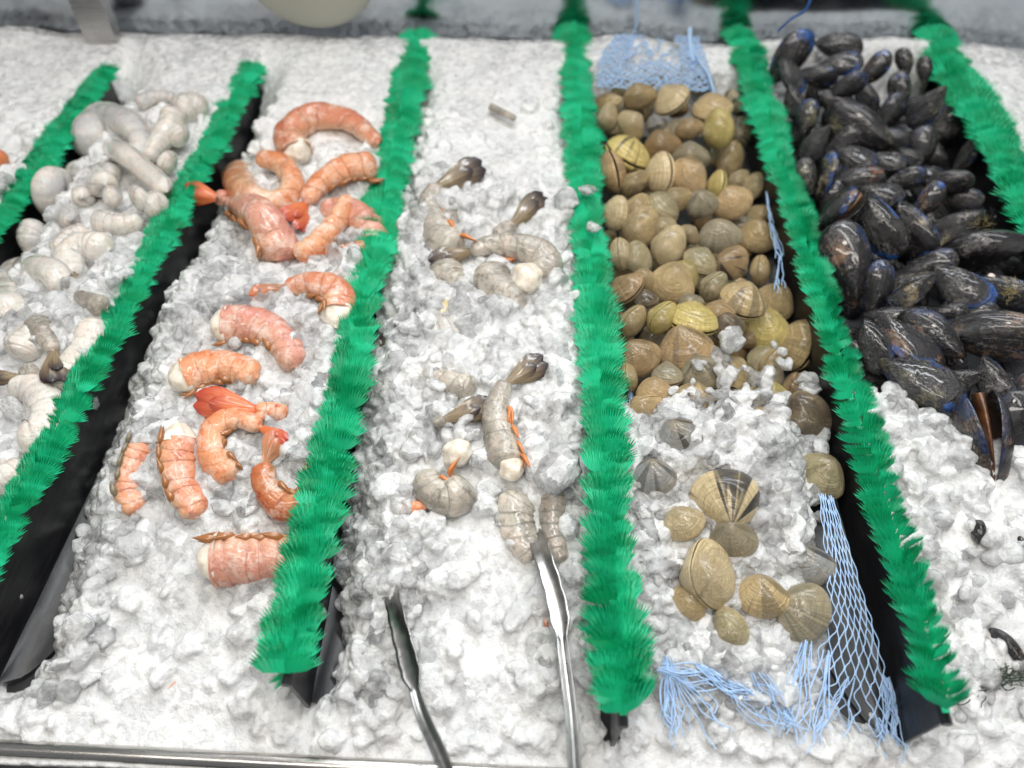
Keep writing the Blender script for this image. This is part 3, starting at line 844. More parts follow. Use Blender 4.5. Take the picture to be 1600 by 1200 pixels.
TONES = dict(t=(0.84, 0.64, 0.33), l=(0.96, 0.78, 0.46), y=(0.90, 0.74, 0.26), o=(0.88, 0.62, 0.32), b=(0.62, 0.42, 0.21),
             g=(0.58, 0.52, 0.36), d=(0.17, 0.14, 0.10), s=(0.48, 0.50, 0.50), v=(0.64, 0.56, 0.33))
TN = dict(t='tan', l='pale tan', y='yellow', o='orange tan', b='brown', g='grey olive', d='dark brown', s='blue grey', v='olive')
def make_shell(kind, px, py, Lpx, ang, roll, tone, stripe, z, seed, gap=None, label=None, pitch=0.0, group=None):
    rs = np.random.RandomState(seed)
    p = at(px, py, z); Lm = Lpx * depth(p) / F
    M = frame(px, py, R(ang), R(roll), R(pitch)); M = Matrix.Translation(p) @ M @ Matrix.Scale(Lm, 4)
    if kind == 'clam':
        root = link('clam', None, M=M, label=label, cat='clam', group=group); pair = CLAM[rs.randint(4)]
        gap = 0.012 if gap is None else gap; nm = 'valve'; hinge_y = 0.41; thick = rs.uniform(0.85, 1.1)
    else:
        root = link('mussel', None, M=M, label=label, cat='mussel', group=group); pair = MUSS[rs.randint(3)]
        gap = 0.006 if gap is None else gap; nm = 'valve'; thick = rs.uniform(0.9, 1.15)
    col = np.array(tone) * rs.uniform(0.85, 1.12)
    for sgn, me in ((1, pair[0]), (-1, pair[1])):
        if kind == 'clam':
            Mx = Matrix.Translation((0, hinge_y, 0)) @ Matrix.Rotation(-sgn * gap * 2.2, 4, 'X') @ Matrix.Translation((0, -hinge_y, sgn * 0.006)) @ Matrix.Diagonal((1, 1, thick, 1))
        else:
            Mx = Matrix.Translation((-0.1, -0.10, 0)) @ Matrix.Rotation(sgn * gap * 1.6, 4, 'X') @ Matrix.Translation((0.1, 0.10, sgn * 0.003)) @ Matrix.Diagonal((1, 1, thick, 1))
            if gap > 0.05:
                Mx = Matrix.Translation((-0.5, 0, 0)) @ Matrix.Rotation(-sgn * gap * 0.7, 4, 'Y') @ Matrix.Translation((0.5, 0, 0)) @ Matrix.Diagonal((1, 1, thick, 1))
        o = link(nm, me, parent=root, M=Mx); o.color = (*col[:3], stripe)
    if kind == 'mussel' and gap > 0.05:
        mb = MB(); rows = []
        for t in np.linspace(0.03, 0.97, 12):
            x = t - 0.5; w = 0.24 * (t ** 0.6) * ((1 - t) ** 0.4) * 1.8
            rows.append([(x, w * 0.75 * math.cos(q) + 0.01, 0.055 * math.sin(q) * (t ** 0.5)) for q in np.linspace(0, 2 * math.pi, 12, endpoint=False)])
        mb.grid(np.array(rows), close_u=True)
        link('mantle', mb.build('mantle'), MANTLE, parent=root)
    return root
# ---------------------------------------------------------------- clams: x, y, length (photo px), angle, roll, tone, stripes, height
CL = [(1000,151,54,20,35,'t',0),(1049,155,60,35,20,'l',.3),(951,183,44,95,20,'l',0),(957,158,28,20,0,'t',0),(986,196,52,-50,10,'l',0),
(1025,196,36,-80,10,'s',.9),(1077,202,46,15,50,'o',0),(1113,170,64,5,20,'t',0),(1122,203,64,100,-10,'y',0),(1145,159,40,120,10,'g',.8),
(1158,206,48,110,30,'g',.7),(980,241,78,-30,-70,'y',.8),(1034,230,62,15,10,'b',0),(957,269,68,105,-75,'b',.3),(993,286,50,45,60,'t',.3),
(1032,273,68,88,-50,'l',0),(1079,247,62,0,0,'g',0),(1076,277,70,-52,0,'o',.2),(1141,252,60,82,5,'t',0),(1121,288,46,80,-60,'y',0),
(1154,282,40,50,20,'l',0),(1177,290,46,65,20,'l',0),(1143,316,66,20,0,'o',0),(1098,318,52,10,0,'g',.4),(1059,312,50,30,10,'t',0),
(1036,326,60,-40,-20,'v',.2),(995,326,50,60,20,'t',.2),(962,332,56,80,10,'l',0),(1002,356,72,70,40,'t',.2),
(1184,335,40,30,-50,'t',0),(1124,369,68,5,0,'g',.3),(1184,369,62,-20,0,'t',0),(1045,386,70,70,40,'l',0),(1037,356,42,30,40,'l',0),
(1077,366,38,-45,0,'l',0),(970,399,54,100,80,'l',0),(997,404,58,110,0,'v',0),(1094,410,58,-30,-45,'v',.2),(1144,410,56,72,10,'b',.9),
(1188,423,50,92,80,'t',0),(1051,444,74,-25,10,'t',0),(1071,430,50,-50,-30,'y',0),(1006,440,50,-10,0,'t',0),(977,452,64,40,0,'b',.3),
(1114,449,54,55,-35,'v',.2),(1009,468,40,0,0,'d',0),(1161,470,78,-25,-45,'t',.5),(1210,473,66,-35,10,'t',0),(1078,474,42,10,0,'g',0),
(989,502,58,60,60,'t',0),(1034,498,60,55,0,'y',0),(1082,500,82,-14,-55,'y',.05),(1124,491,54,-10,10,'o',0),(1137,510,54,10,-30,'d',0),
(1197,520,82,-8,5,'y',.1),(1000,558,70,28,0,'b',.2),(1072,547,88,12,-20,'b',.4),(1246,538,84,72,-50,'t',.2),(1205,570,52,70,65,'t',0),
(1095,584,66,8,0,'g',.5),(1146,584,70,-40,-50,'t',.2),(1043,587,50,-5,0,'g',.1),(982,590,46,100,80,'t',0),(1025,616,62,0,5,'o',0),
(1008,640,62,38,0,'o',0),(1086,624,68,-15,-40,'t',.3),(1212,622,54,115,10,'y',.2),(1239,603,46,70,80,'b',.5),(1261,651,78,115,15,'d',.3),
(1194,658,50,20,0,'o',0),(1236,674,40,100,0,'d',0),(1061,688,84,8,15,'s',.9),(1283,742,74,-50,10,'v',.3),(1022,745,64,0,0,'s',.6),
(1132,780,98,187,5,'l',.95),(1067,818,62,20,-10,'l',0),(1145,842,70,0,20,'g',.3),(1108,897,100,98,58,'l',0),
(1260,884,76,5,0,'s',.8),(1190,932,76,-8,0,'t',.5),(1252,957,92,55,5,'g',.35),(1142,982,60,120,0,'v',.1),(1076,940,56,-50,0,'t',0),
(1167,752,46,0,0,'s',.2),(1225,180,1,0,0,'t',0)]
CL = CL[:-1]
pile_z = {}
def clam_z(px, py, i):
    p = surf(px, py, True)
    if py < 640: return p[2] + 0.004
    return hbase(p[0], p[1], True).item() + 0.013
LANDC = {
 5: 'small blue grey striped clam near the far end of the clam pile',
 8: 'long pale yellow clam tilted upright near the far right of the clam pile',
 11: 'yellow and brown clam lying edge-on near the far left of the clam pile',
 15: 'smooth pale teardrop-shaped clam standing upright near the far end of the pile',
 17: 'orange tan clam with grey shoulder in the far middle of the pile',
 19: 'narrow bright yellow clam upright beside the orange ringed clam',
 22: 'orange ringed clam below the narrow bright yellow clam',
 30: 'oval grey clam lying flat above the brown striped clam',
 31: 'plain tan clam beside the blue net at the right edge of the pile',
 38: 'dark brown striped clam under the oval grey clam',
 40: 'round tan clam with fine brown rings in the middle of the pile',
 46: 'ribbed tan clam lying edge-on below the brown striped clam, dark seam showing',
 49: 'tan clam showing its open hinge seam beside the left green strip',
 51: 'bright yellow clam lying edge-on like a lens in the middle of the pile',
 54: 'large yellow tan clam with fine rings right of the upright ice lump',
 55: 'brown ribbed clam with fine radial lines beside the left green strip',
 56: 'large brown clam with radial ribs below the bright yellow clam',
 57: 'big ribbed tan clam standing on edge with a black seam beside the right green strip',
 58: 'small tan clam with pale twin beaks left of the ribbed clam standing on edge',
 59: 'grey olive clam with deep concentric rings and an ice crumb on top',
 60: 'tan clam on edge with a brown seam at the border of the ice',
 63: 'smooth orange clam at the near left of the pile',
 65: 'tan clam with gaping beak right of the smooth orange clam',
 68: 'dark brown rough clam hanging over the black divider',
 69: 'orange tan clam mostly buried under ice lumps',
 71: 'blue grey clam with a cream stripe lying in ice at the left',
 72: 'speckled olive brown clam leaning over the black divider above the blue net',
 73: 'pale blue grey clam sunk in ice beside the left green strip',
 74: 'big yellow clam with black rays lying on ice, beak pointing down',
 75: 'broken-looking pale tan clam half buried left of the big yellow clam',
 76: 'grey clam half buried just below the big yellow clam',
 77: 'long pale tan clam showing its dark hinge seam, lying on ice',
 78: 'blue grey clam with a cream band beside the blue net',
 79: 'tan clam with an olive lower edge between ice lumps above the near end',
 80: 'large grey brown clam with a faint cream cross at the near end',
 81: 'olive tan clam nearly buried at the near end of the ice',
 82: 'tan clam buried left of the long pale clam with the seam',
 83: 'pale grey clam behind the big yellow clam'}
used_labels = set()
def describe(i, T, LAND, noun, words):
    """label a shell by its tone and by a findable neighbour"""
    x, y = T[i][0], T[i][1]
    order = sorted(LAND, key=lambda k: (T[k][0] - x) ** 2 + (T[k][1] - y) ** 2)
    for k in order:
        dx, dy = T[k][0] - x, T[k][1] - y
        if abs(dx) > 1.7 * abs(dy): rel = 'left of' if dx > 0 else 'right of'
        elif abs(dy) > 1.7 * abs(dx): rel = 'just behind' if dy > 0 else 'just in front of'
        else: rel = ('behind and ' if dy > 0 else 'in front and ') + ('left of' if dx > 0 else 'right of')
        ref = LAND[k]; ref = ' '.join(ref.split()[:7])
        for stop in (' lying', ' standing', ' showing', ' tilted', ' upright', ' near', ' in', ' beside', ' with', ' below', ' under', ' half', ' above', ' right', ' left', ' at', ' hanging', ' mostly', ' leaning', ' sunk'):
            j = LAND[k].find(noun + stop)
            if j > 0: ref = LAND[k][:j + len(noun)]; 
        if stop and LAND[k].find(noun) > 0: ref = LAND[k][:LAND[k].find(noun) + len(noun)]
        lab = '%s %s %s the %s' % (words, noun, rel, ref)
        if lab not in used_labels:
            used_labels.add(lab); return lab
    return words + ' ' + noun
SIZ = lambda L: 'small ' if L < 46 else ('large ' if L > 74 else '')
for i, (px, py, Lp, an, ro, tn, stp) in enumerate(CL):
    lab = LANDC.get(i) or describe(i, CL, LANDC, 'clam', SIZ(Lp) + TN[tn] + (' striped' if stp > .6 else ''))
    z = clam_z(px, py, i) + (0.012 if py < 215 else 0)
    if i not in LANDC and abs(ro) < 36: ro = [42, -48, 60, -35, 52, 8][(i * 7) % 6]
    make_shell('clam', px, py, Lp * (1.10 if py > 640 else 0.99), an, ro, TONES[tn], stp, z, 500 + i, label=lab, group='clams heaped between the green strips')
# lower layer, glimpsed in the gaps
rs = np.random.RandomState(77); cnt = 0
for i in range(400):
    px, py = rs.uniform(940, 1262), rs.uniform(128, 640)
    z = (0.022 if i % 2 else 0.006) if py > 230 else surf(px, py, True)[2] - 0.010
    p = at(px, py, z)
    if p[0] < xdiv(3, p[1]) + 0.022 or p[0] > xdiv(4, p[1]) - 0.030 or p[1] < YC0: continue
    if any((px - q[0]) ** 2 + (py - q[1]) ** 2 < 26 ** 2 for q in ([] if cnt == 0 else placed)): continue
    if cnt == 0: placed = []
    placed.append((px, py)); cnt += 1
    make_shell('clam', px, py, 60 * 0.6 / depth(p), rs.uniform(0, 360), rs.uniform(-60, 60), TONES['tgbv'[rs.randint(4)]], 0.2, z, 900 + i,
               label='clam of the lower layer, glimpsed in the dark gaps of the pile', group='clams of the lower layer in the gaps')
print('lower clams', cnt)
# ---------------------------------------------------------------- mussels: x, y, length, angle of the broad end, roll, patch tone, blue, gap
BR = (0.22, 0.11, 0.05); OL = (0.16, 0.15, 0.07); TA = (0.40, 0.32, 0.18); GY = (0.24, 0.23, 0.22); DK = (0.03, 0.025, 0.03); OR = (0.34, 0.10, 0.03)
MU = [(1236,94,95,55,20,DK,1,0),(1308,76,76,-10,0,GY,0,0),(1234,120,66,-55,-30,DK,1,0),(1312,104,70,5,-20,DK,1,0),(1276,121,64,-10,20,DK,.3,0),
(1366,110,64,50,0,BR,1,0),(1409,143,64,100,0,GY,.6,0),(1414,98,48,110,0,OL,0,0),(1447,166,76,235,0,TA,.4,0),(1479,202,112,50,10,GY,.9,0),
(1348,195,118,150,0,OL,0,0),(1263,188,64,80,0,OL,.5,0),(1272,226,70,240,0,BR,0,0),(1510,247,70,65,-50,DK,.8,0),(1292,276,78,80,-60,TA,1,0),
(1263,278,64,100,10,OL,.2,0),(1335,249,74,-25,-30,GY,.2,0),(1384,252,62,-12,-30,GY,.2,0),(1420,247,46,-40,0,GY,0,0),(1339,283,84,0,0,OR,0,0),
(1414,283,64,20,10,GY,.4,0),(1481,285,74,-5,20,DK,0,0),(1324,138,66,30,20,DK,.2,0),(1445,110,44,100,0,OL,0,0),
(1307,335,96,45,-55,BR,.6,.16),(1376,355,112,-65,10,GY,1,0),(1424,364,108,-65,25,TA,1,0),(1330,412,142,100,10,BR,.2,0),(1372,448,86,75,20,DK,.3,0),
(1452,315,66,60,0,BR,.9,0),(1490,355,96,215,0,TA,.5,0),(1535,388,134,192,-45,GY,0,0),(1420,450,90,215,10,TA,.4,0),(1500,450,112,-38,-15,GY,1,0),
(1573,457,94,-30,10,TA,.2,0),(1485,488,50,0,0,GY,0,0),(1374,304,74,-10,-30,GY,.2,0),(1578,412,66,-20,10,DK,.2,0),
(1361,541,94,-75,10,DK,.2,0),(1413,543,130,-48,-50,BR,1,.14),(1458,522,116,142,0,BR,.2,0),(1545,528,150,-12,15,BR,.1,0),(1435,600,140,-32,-25,OL,1,0),
(1496,592,76,200,0,DK,.2,0),(1551,595,86,-70,0,GY,.9,0),(1580,655,96,60,10,DK,.2,0),(1540,686,156,96,-72,BR,.2,.20),(1599,612,66,60,0,BR,.2,0),
(1390,180,70,60,20,DK,.2,0),(1300,160,70,-30,0,DK,.2,0),(1320,225,70,40,10,DK,.1,0),(1380,220,80,-20,10,DK,.1,0),(1440,235,76,80,10,DK,.2,0),
(1350,150,60,-60,10,DK,.3,0),(1500,310,70,-20,0,DK,.1,0),(1300,310,60,70,0,DK,.1,0),(1450,420,90,20,0,DK,.2,0),(1520,500,80,20,10,DK,.1,0),
(1390,500,80,-10,0,DK,.1,0),(1560,350,60,-60,0,DK,.1,0),(1240,160,60,-70,10,DK,.3,0),(1440,290,70,-60,0,DK,.2,0),
(1575,1008,66,130,-20,BR,0,0),(1531,832,40,80,0,DK,0,0),(1592,850,40,60,0,DK,0,0)]
LANDM = {0:'dark mussel leaning up at the far left corner of its pile, blue edge',1:'oval grey mussel lying alone on top at the far end of the mussel pile',
3:'black mussel with a bright blue patch under the oval grey mussel',5:'black mussel with a pinkish brown patch and blue edge at the far end',
6:'black mussel with chalky white patches near the far right green strip',8:'mussel crusted with tan growth beside the right green strip',
9:'long grey scraped mussel with a blue tip leaning on the right green strip',10:'long black mussel with a white glint at its beak in the far middle',
13:'black mussel with pale parallel edges at the right of the pile',14:'narrow mussel with a blue face beside the left green strip',
18:'small mussel with a bright white spot in the far middle',19:'mussel with orange and tan crust in the middle distance',
24:'gaping mussel with orange brown inside lying on the left green strip',25:'scratched black mussel with a bright blue upper edge',
26:'brownish mussel with a long bright blue right edge',27:'large brown-streaked mussel standing beak down beside the left green strip',
30:'dark mussel with tan spots and beard threads near the right divider',31:'long black mussel with a silvery white tip pointing right',
32:'short mussel with golden brown crust below the blue edged ones',33:'black mussel with radiating scratches and a blue tip',
34:'mussel with a yellow hairy tuft and round barnacle at the right edge',38:'dull dark mussel pressed against the left green strip',
39:'half open mussel with blue streaks and brown inside',40:'mussel with a pale brown worn end right of the half open one',
41:'largest smooth dark brown mussel at the right edge',42:'long mussel with a bright blue tip resting on the ice edge',
43:'ribbed silvery black mussel behind the open one',44:'grey blue domed mussel above the open one',45:'black mussel with silvery ribs behind the open one',
46:'wide open black mussel standing beak down on the ice, brown inside',62:'brown mussel half buried in ice at the lower right corner',
63:'black mussel fragment showing through the ice at the right',64:'black mussel cut by the right edge, buried in ice'}
for i, (px, py, Lp, an, ro, tn, bl, gp) in enumerate(MU):
    w = {BR: 'brown patched', OL: 'olive flecked', TA: 'tan crusted', GY: 'grey scratched', DK: 'black', OR: 'orange'}[tn]
    lab = LANDM.get(i) or describe(i, MU, LANDM, 'mussel', SIZ(Lp - 14) + w)
    z = surf(px, py, True)[2] + (0.010 if i < 48 else -0.004) + (0.006 if i in (25, 24, 27, 46) else 0)
    if i >= 62: z = surf(px, py, True)[2] + 0.011
    make_shell('mussel', px, py, Lp * 0.99, an, ro, tn, bl, z, 700 + i, gap=(gp or None), label=lab, group='mussels heaped between the green strips')
rs = np.random.RandomState(78); placed = []
for i in range(500):
    px, py = rs.uniform(1215, 1640), rs.uniform(80, 640)
    z = 0.034 if i % 2 else 0.014
    p = at(px, py, z)
    if p[0] < xdiv(4, p[1]) + 0.022 or p[0] > xdiv(5, p[1]) - 0.03 or p[1] > YM1 or p[1] < YM0 - 0.10 * min(1, (p[0] - xdiv(4, p[1])) / 0.2) + 0.02: continue
    if any((px - q[0]) ** 2 + (py - q[1]) ** 2 < 36 ** 2 for q in placed): continue
    placed.append((px, py))
    make_shell('mussel', px, py, 95 * 0.6 / depth(p), rs.uniform(0, 360), rs.uniform(-50, 50), DK, 0.2, z, 1900 + i,
               label='black mussel of the lower layer, glimpsed between the others', group='mussels of the lower layer in the gaps')
print('lower mussels', len(placed))
# ---------------------------------------------------------------- shrimp
def mat_shrimp(name, back, side, belly, spot, rough, sss, seglines=0.5, coat=0.6, trans=0.0):
    m = NT(name); uv = m.uv(); g = m.geo()
    sx = m.n('ShaderNodeSeparateXYZ', {0: uv}); u, v = sx.outputs[0], sx.outputs[1]   # u: 0 back .. 1 belly, v: along, 6 segments
    vein = m.ramp(u, [(0.05, 0.0), (0.09, 1.0), (0.14, 0.0)])
    n1 = m.noise(g, 130, 5, 0.65); n2 = m.noise(g, 42, 3)
    c = m.mix(m.ramp(u, [(0.1, 0.0), (0.55, 1.0)]), back, side)
    c = m.mix(m.ramp(u, [(0.65, 0.0), (0.95, 1.0)]), c, belly)
    c = m.mix(m.ramp(n2, [(0.42, 0.0), (0.68, 0.75)]), c, m.mix(0.5, side, belly))
    c = m.mix(m.ramp(n1, [(0.52, 0.0), (0.66, 0.75)]), c, spot)
    n3 = m.noise(g, 420, 4, 0.7); n4 = m.noise(g, 75, 4, 0.7)
    c = m.mix(m.ramp(n4, [(0.50, 0.0), (0.66, 0.6)]), c, (0.88, 0.74, 0.64))
    c = m.mix(m.ramp(n3, [(0.56, 0.0), (0.70, 0.5)]), c, tuple(x * 0.6 for x in spot))
    fr = m.math('FRACT', v)
    if name.startswith('peeled'): c = m.mix(m.math('MULTIPLY', vein, 0.45), c, (0.20, 0.19, 0.17))
    c = m.mix(m.math('MULTIPLY', m.ramp(fr, [(0.0, 1.0), (0.06, 0.2), (0.14, 0.0), (0.9, 0.0), (1.0, 0.8)]), seglines), c, tuple(x * 0.45 for x in back))
    m.set(Base_Color=c, Roughness=rough, Transmission_Weight=trans, IOR=1.36, Subsurface_Weight=sss, Subsurface_Radius=(1.0, 0.6, 0.4), Subsurface_Scale=0.003, Coat_Weight=coat, Coat_Roughness=0.08)
    m.bump(m.math('ADD', m.noise(g, 320, 4, 0.6), m.math('MULTIPLY', n1, 1.2)), 0.6, 0.0014)
    return m.m
SHR = dict(
 red=mat_shrimp('red_shrimp_shell', (0.56, 0.17, 0.085), (0.72, 0.31, 0.19), (0.68, 0.42, 0.24), (0.48, 0.12, 0.06), 0.34, 0.25),
 orange=mat_shrimp('orange_shrimp_shell', (0.68, 0.23, 0.09), (0.78, 0.38, 0.21), (0.76, 0.50, 0.32), (0.60, 0.14, 0.04), 0.34, 0.25),
 brown=mat_shrimp('brown_red_shrimp_shell', (0.50, 0.13, 0.045), (0.52, 0.19, 0.075), (0.42, 0.20, 0.09), (0.34, 0.07, 0.03), 0.30, 0.15),
 pink=mat_shrimp('pink_shrimp_shell', (0.62, 0.25, 0.19), (0.66, 0.33, 0.24), (0.60, 0.34, 0.20), (0.40, 0.17, 0.13), 0.34, 0.25),
 grey=mat_shrimp('grey_shrimp_shell', (0.34, 0.315, 0.27), (0.56, 0.52, 0.45), (0.74, 0.69, 0.58), (0.20, 0.18, 0.14), 0.14, 0.45, 0.40, 1.0, 0.22),
 white=mat_shrimp('peeled_shrimp', (0.64, 0.62, 0.59), (0.80, 0.77, 0.71), (0.88, 0.84, 0.76), (0.60, 0.54, 0.47), 0.22, 0.5, 0.18, 1.0, 0.15),
 ash=mat_shrimp('peeled_shrimp_grey', (0.46, 0.46, 0.47), (0.62, 0.61, 0.59), (0.66, 0.63, 0.57), (0.46, 0.44, 0.42), 0.38, 0.5, 0.35, 0.5))
m = NT('shrimp_meat'); g = m.geo()
m.set(Base_Color=m.ramp(m.noise(g, 150, 4), [(0.3, (0.68, 0.58, 0.44)), (0.6, (0.84, 0.79, 0.70))]), Roughness=0.34, Subsurface_Weight=0.5, Subsurface_Radius=(1, .8, .5), Subsurface_Scale=0.004, Coat_Weight=0.5)
m.bump(m.noise(g, 250, 4), 0.6, 0.0014); MEAT = m.m
def mat_tail(name, a, b, tip):
    m = NT(name); uv = m.uv(); sx = m.n('ShaderNodeSeparateXYZ', {0: uv})
    st = m.noise(m.mapping(uv, (11, 1.2, 1)), 2.0, 3, 0.6)
    c = m.mix(m.ramp(st, [(0.38, 0.0), (0.62, 1.0)]), a, b)
    c = m.mix(m.ramp(sx.outputs[1], [(0.45, 0.0), (0.92, 1.0)]), c, tip)
    m.set(Base_Color=c, Roughness=0.28, Coat_Weight=0.6, Coat_Roughness=0.1); m.bump(st, 0.5, 0.001); return m.m
TAIL = dict(red=mat_tail('red_tail_fan', (0.62, 0.10, 0.03), (0.72, 0.24, 0.08), (0.45, 0.06, 0.03)),
            dark=mat_tail('dark_tipped_tail_fan', (0.13, 0.095, 0.05), (0.36, 0.27, 0.16), (0.030, 0.018, 0.022)),
            mixed=mat_tail('orange_tail_fan_dark_streaks', (0.60, 0.22, 0.07), (0.10, 0.08, 0.06), (0.50, 0.14, 0.05)),
            pale=mat_tail('pale_tail_fan', (0.60, 0.50, 0.28), (0.72, 0.62, 0.40), (0.62, 0.50, 0.25)))
LEG = dict(red=mat_plain('brown_swimmeret', (0.34, 0.14, 0.05), 0.3, Coat_Weight=0.5).m, orange=mat_plain('orange_swimmeret', (0.66, 0.23, 0.07), 0.3, Coat_Weight=0.5).m,
           grey=mat_plain('grey_swimmeret', (0.22, 0.19, 0.13), 0.3, Coat_Weight=0.5).m)

def shrimp(path, r0, r1, kind, label, group, **kw):
    return shrimp_(path, r0, r1, kind, label, group, **kw)
def shrimp_(path, r0, r1, kind, label, group, tail=None, tail_to=None, tail_len=50, meat=0.0, belly=0, legs=None, lift=0.35, dz=None, flat=0.85, spread=0.5, seg=6, cat='shrimp', lift_end=None, nleg=5, ball=False):
    """path: photo px from the cut end to the tail; belly +1/-1: which side of the path the belly is on (left = +1)"""
    path = list(path)
    if kind not in ('white', 'ash') and meat >= 0: r0 *= 0.96; r1 *= 0.84
    if meat > 0: meat = max(meat * 1.35, r0 * 0.9)
    P0 = []
    for i, (px, py) in enumerate(path):
        s_ = surf(px, py, True); t = i / (len(path) - 1); rpx = r0 + (r1 - r0) * t
        lf = lift if lift_end is None else lift + (lift_end - lift) * t
        rm = rpx * depth(s_) / F
        z = s_[2] + lf * rm + (dz[i] if dz else 0) + (0.0065 if kind == 'grey' else 0.009)
        P0.append(at(px, py, z))
    n = 84; P = catmull(P0, n)
    root_p = P[0].copy()
    root_p[2] = hbase(P[0][0], P[0][1], True).item()
    root = link('shrimp', None, M=Matrix.Translation(root_p), label=label, cat=cat, group=group)
    P = P - root_p
    T = np.gradient(P, axis=0); T /= np.linalg.norm(T, axis=1)[:, None]
    sc = depth(P.mean(0) + root_p) / F
    arc = np.concatenate([[0], np.cumsum(np.linalg.norm(np.diff(P, axis=0), axis=1))])
    vv = CAM - (P.mean(0) + root_p); vv /= np.linalg.norm(vv)
    nu = 30
    rsl = np.random.RandomState(int(abs(path[0][0]) * 5 + abs(path[0][1]) * 3)); A1 = rsl.uniform(0, 6.28, 8)
    def lump(j, i): return 0.5 * math.sin(j * 0.21 + A1[0] + 2 * math.sin(i * 0.21 * 2 + A1[1])) + 0.5 * math.sin(j * 0.13 - A1[2] + 3 * 2 * math.pi * i / nu)
    def lump2(j, i): return math.sin(j * 0.55 + A1[3] + 1.5 * math.sin(2 * 2 * math.pi * i / nu + A1[4])) * math.sin(5 * 2 * math.pi * i / nu + A1[5] + j * 0.2)
    G = np.zeros((n, nu, 3)); UV = np.zeros((n, nu, 2)); fr = []
    for j in range(n):
        t = j / (n - 1)
        side = np.cross(vv, T[j]); side /= np.linalg.norm(side)      # left of the path as seen from the camera
        up = np.cross(T[j], side); up /= np.linalg.norm(up)
        fr.append((side, up))
        rr = (r0 + (r1 - r0) * (t ** 1.5 if r1 < r0 else t)) * sc
        sg = t * seg + 0.16 * math.sin(t * 17 + path[0][0])
        if ball: pass
        elif kind in ('white', 'ash'): rr *= 1.01 - 0.05 * abs(math.cos(sg * math.pi)) ** 10
        else:
            pass
        e = min(t / 0.03, 1.0) ** 0.5 * min((1 - t) / 0.04, 1.0) ** 0.5
        d0, d1 = arc[j] / (r0 * sc), (arc[-1] - arc[j]) / (max(r1, 1) * sc)
        e = math.sqrt(1 - (1 - min(d1 / 0.8, 1)) ** 2)
        if not meat: e *= math.sqrt(1 - (1 - min(d0 / 0.8, 1)) ** 2)
        if ball: e = math.sqrt(max(1 - (2 * t - 1) ** 2, 0.003))
        rr *= max(e, 0.05)
        for i in range(nu):
            w = 2 * math.pi * i / nu
            cx, cz = math.cos(w), math.sin(w)
            b = cx * belly                    # +1 towards belly
            rq = rr * (1 + 0.035 * lump(j, i) + 0.015 * lump2(j, i)); sq = sg
            if ball: rq = rr * (1 + 0.10 * math.sin(3 * w + t * 7) + 0.06 * math.sin(5 * w - t * 11))
            if kind not in ('white', 'ash'):
                sq = sg + 0.30 * b * abs(b) + 0.10 * lump(j, i) + 0.02
                f = sq - math.floor(sq); rq *= 0.965 + 0.07 * (f ** 0.8) - 0.02 * math.exp(-((f - 1) / 0.07) ** 2)
                if b > 0.2: rq *= 1 + 0.10 * b * math.sin(f * math.pi)
            rx = rq * (1.0 if belly == 0 else (0.86 if b > 0 else 1.08)); rz = rq * flat
            G[j, i] = P[j] + side * rx * cx + up * rz * cz
            uu = (cz * -0.5 + 0.5) if belly == 0 else (b * 0.5 + 0.5)
            UV[j, i] = (uu, sq)
    mb = MB(); mb.grid(G, UV, True)
    mb.F.append(tuple(range(nu))); mb.F.append(tuple((n - 1) * nu + i for i in reversed(range(nu))))
    me = mb.build('shrimp_body')
    link('body', me, MEAT if ball else SHR[kind], parent=root)
    if meat > 0:
        mb = MB(); r = r0 * sc; L = meat * sc; k = 12
        G = np.zeros((k, nu, 3)); rs = np.random.RandomState(int(path[0][0]))
        for j in range(k):
            t = j / (k - 1); q = P[1] - T[1] * L * (t - 0.15); side, up = fr[2]
            rr = r * 0.985 * (1 - 0.40 * t) * math.sqrt(max(1 - t ** 5, 0.0025))
            for i in range(nu):
                w = 2 * math.pi * i / nu
                G[j, i] = q + (side * math.cos(w) + up * math.sin(w) * flat) * rr * (1 + 0.09 * math.sin(3 * w + 4 * t) + 0.05 * math.sin(7 * w - 6 * t))
        mb.grid(G, None, True); mb.F.append(tuple((k - 1) * nu + i for i in reversed(range(nu))))
        link('meat', mb.build('shrimp_meat'), MEAT, parent=root)
    if tail:
        q0 = P[-2]
        if tail_to is not None:
            tp = surf(*tail_to, True); tip = at(tail_to[0], tail_to[1], max(tp[2] + 0.008, P[-1][2] + root_p[2] + 0.001)) - root_p
            d = tip - q0; Lt = np.linalg.norm(d); d /= Lt
        else: d = T[-1]; Lt = tail_len * sc
        side = np.cross(vv, d); side /= np.linalg.norm(side); up = np.cross(d, side)
        for bi, (aa, ll, ww, hh) in enumerate(((0.0, 0.72, 0.16, 0.10), (0.42, 1.0, 0.20, 0.02), (-0.42, 1.0, 0.20, 0.03), (0.85, 0.93, 0.17, -0.06), (-0.85, 0.93, 0.17, -0.05))):
            aa *= spread; mb = MB(); k = 12; w_ = 8
            dd = d * math.cos(aa) + side * math.sin(aa); ss = np.cross(up, dd)
            G = np.zeros((k, w_, 3)); UVt = np.zeros((k, w_, 2))
            for j in range(k):
                t = j / (k - 1)
                wd = ww * Lt * (0.35 + 0.65 * math.sin(min(t * 1.5, 1.57))) * math.sqrt(max(1 - (max(t - 0.55, 0) / 0.45) ** 2.4, 0.02))
                for i in range(w_):
                    s_ = i / (w_ - 1) * 2 - 1
                    G[j, i] = q0 + dd * Lt * ll * t + ss * wd * s_ + up * (hh * Lt * t + 0.05 * Lt * (1 - s_ * s_) * math.sin(t * 2.6) + 0.006 * Lt * math.cos(s_ * 14))
                    UVt[j, i] = (s_ * 0.5 + 0.5, t)
            mb.grid(G, UVt)
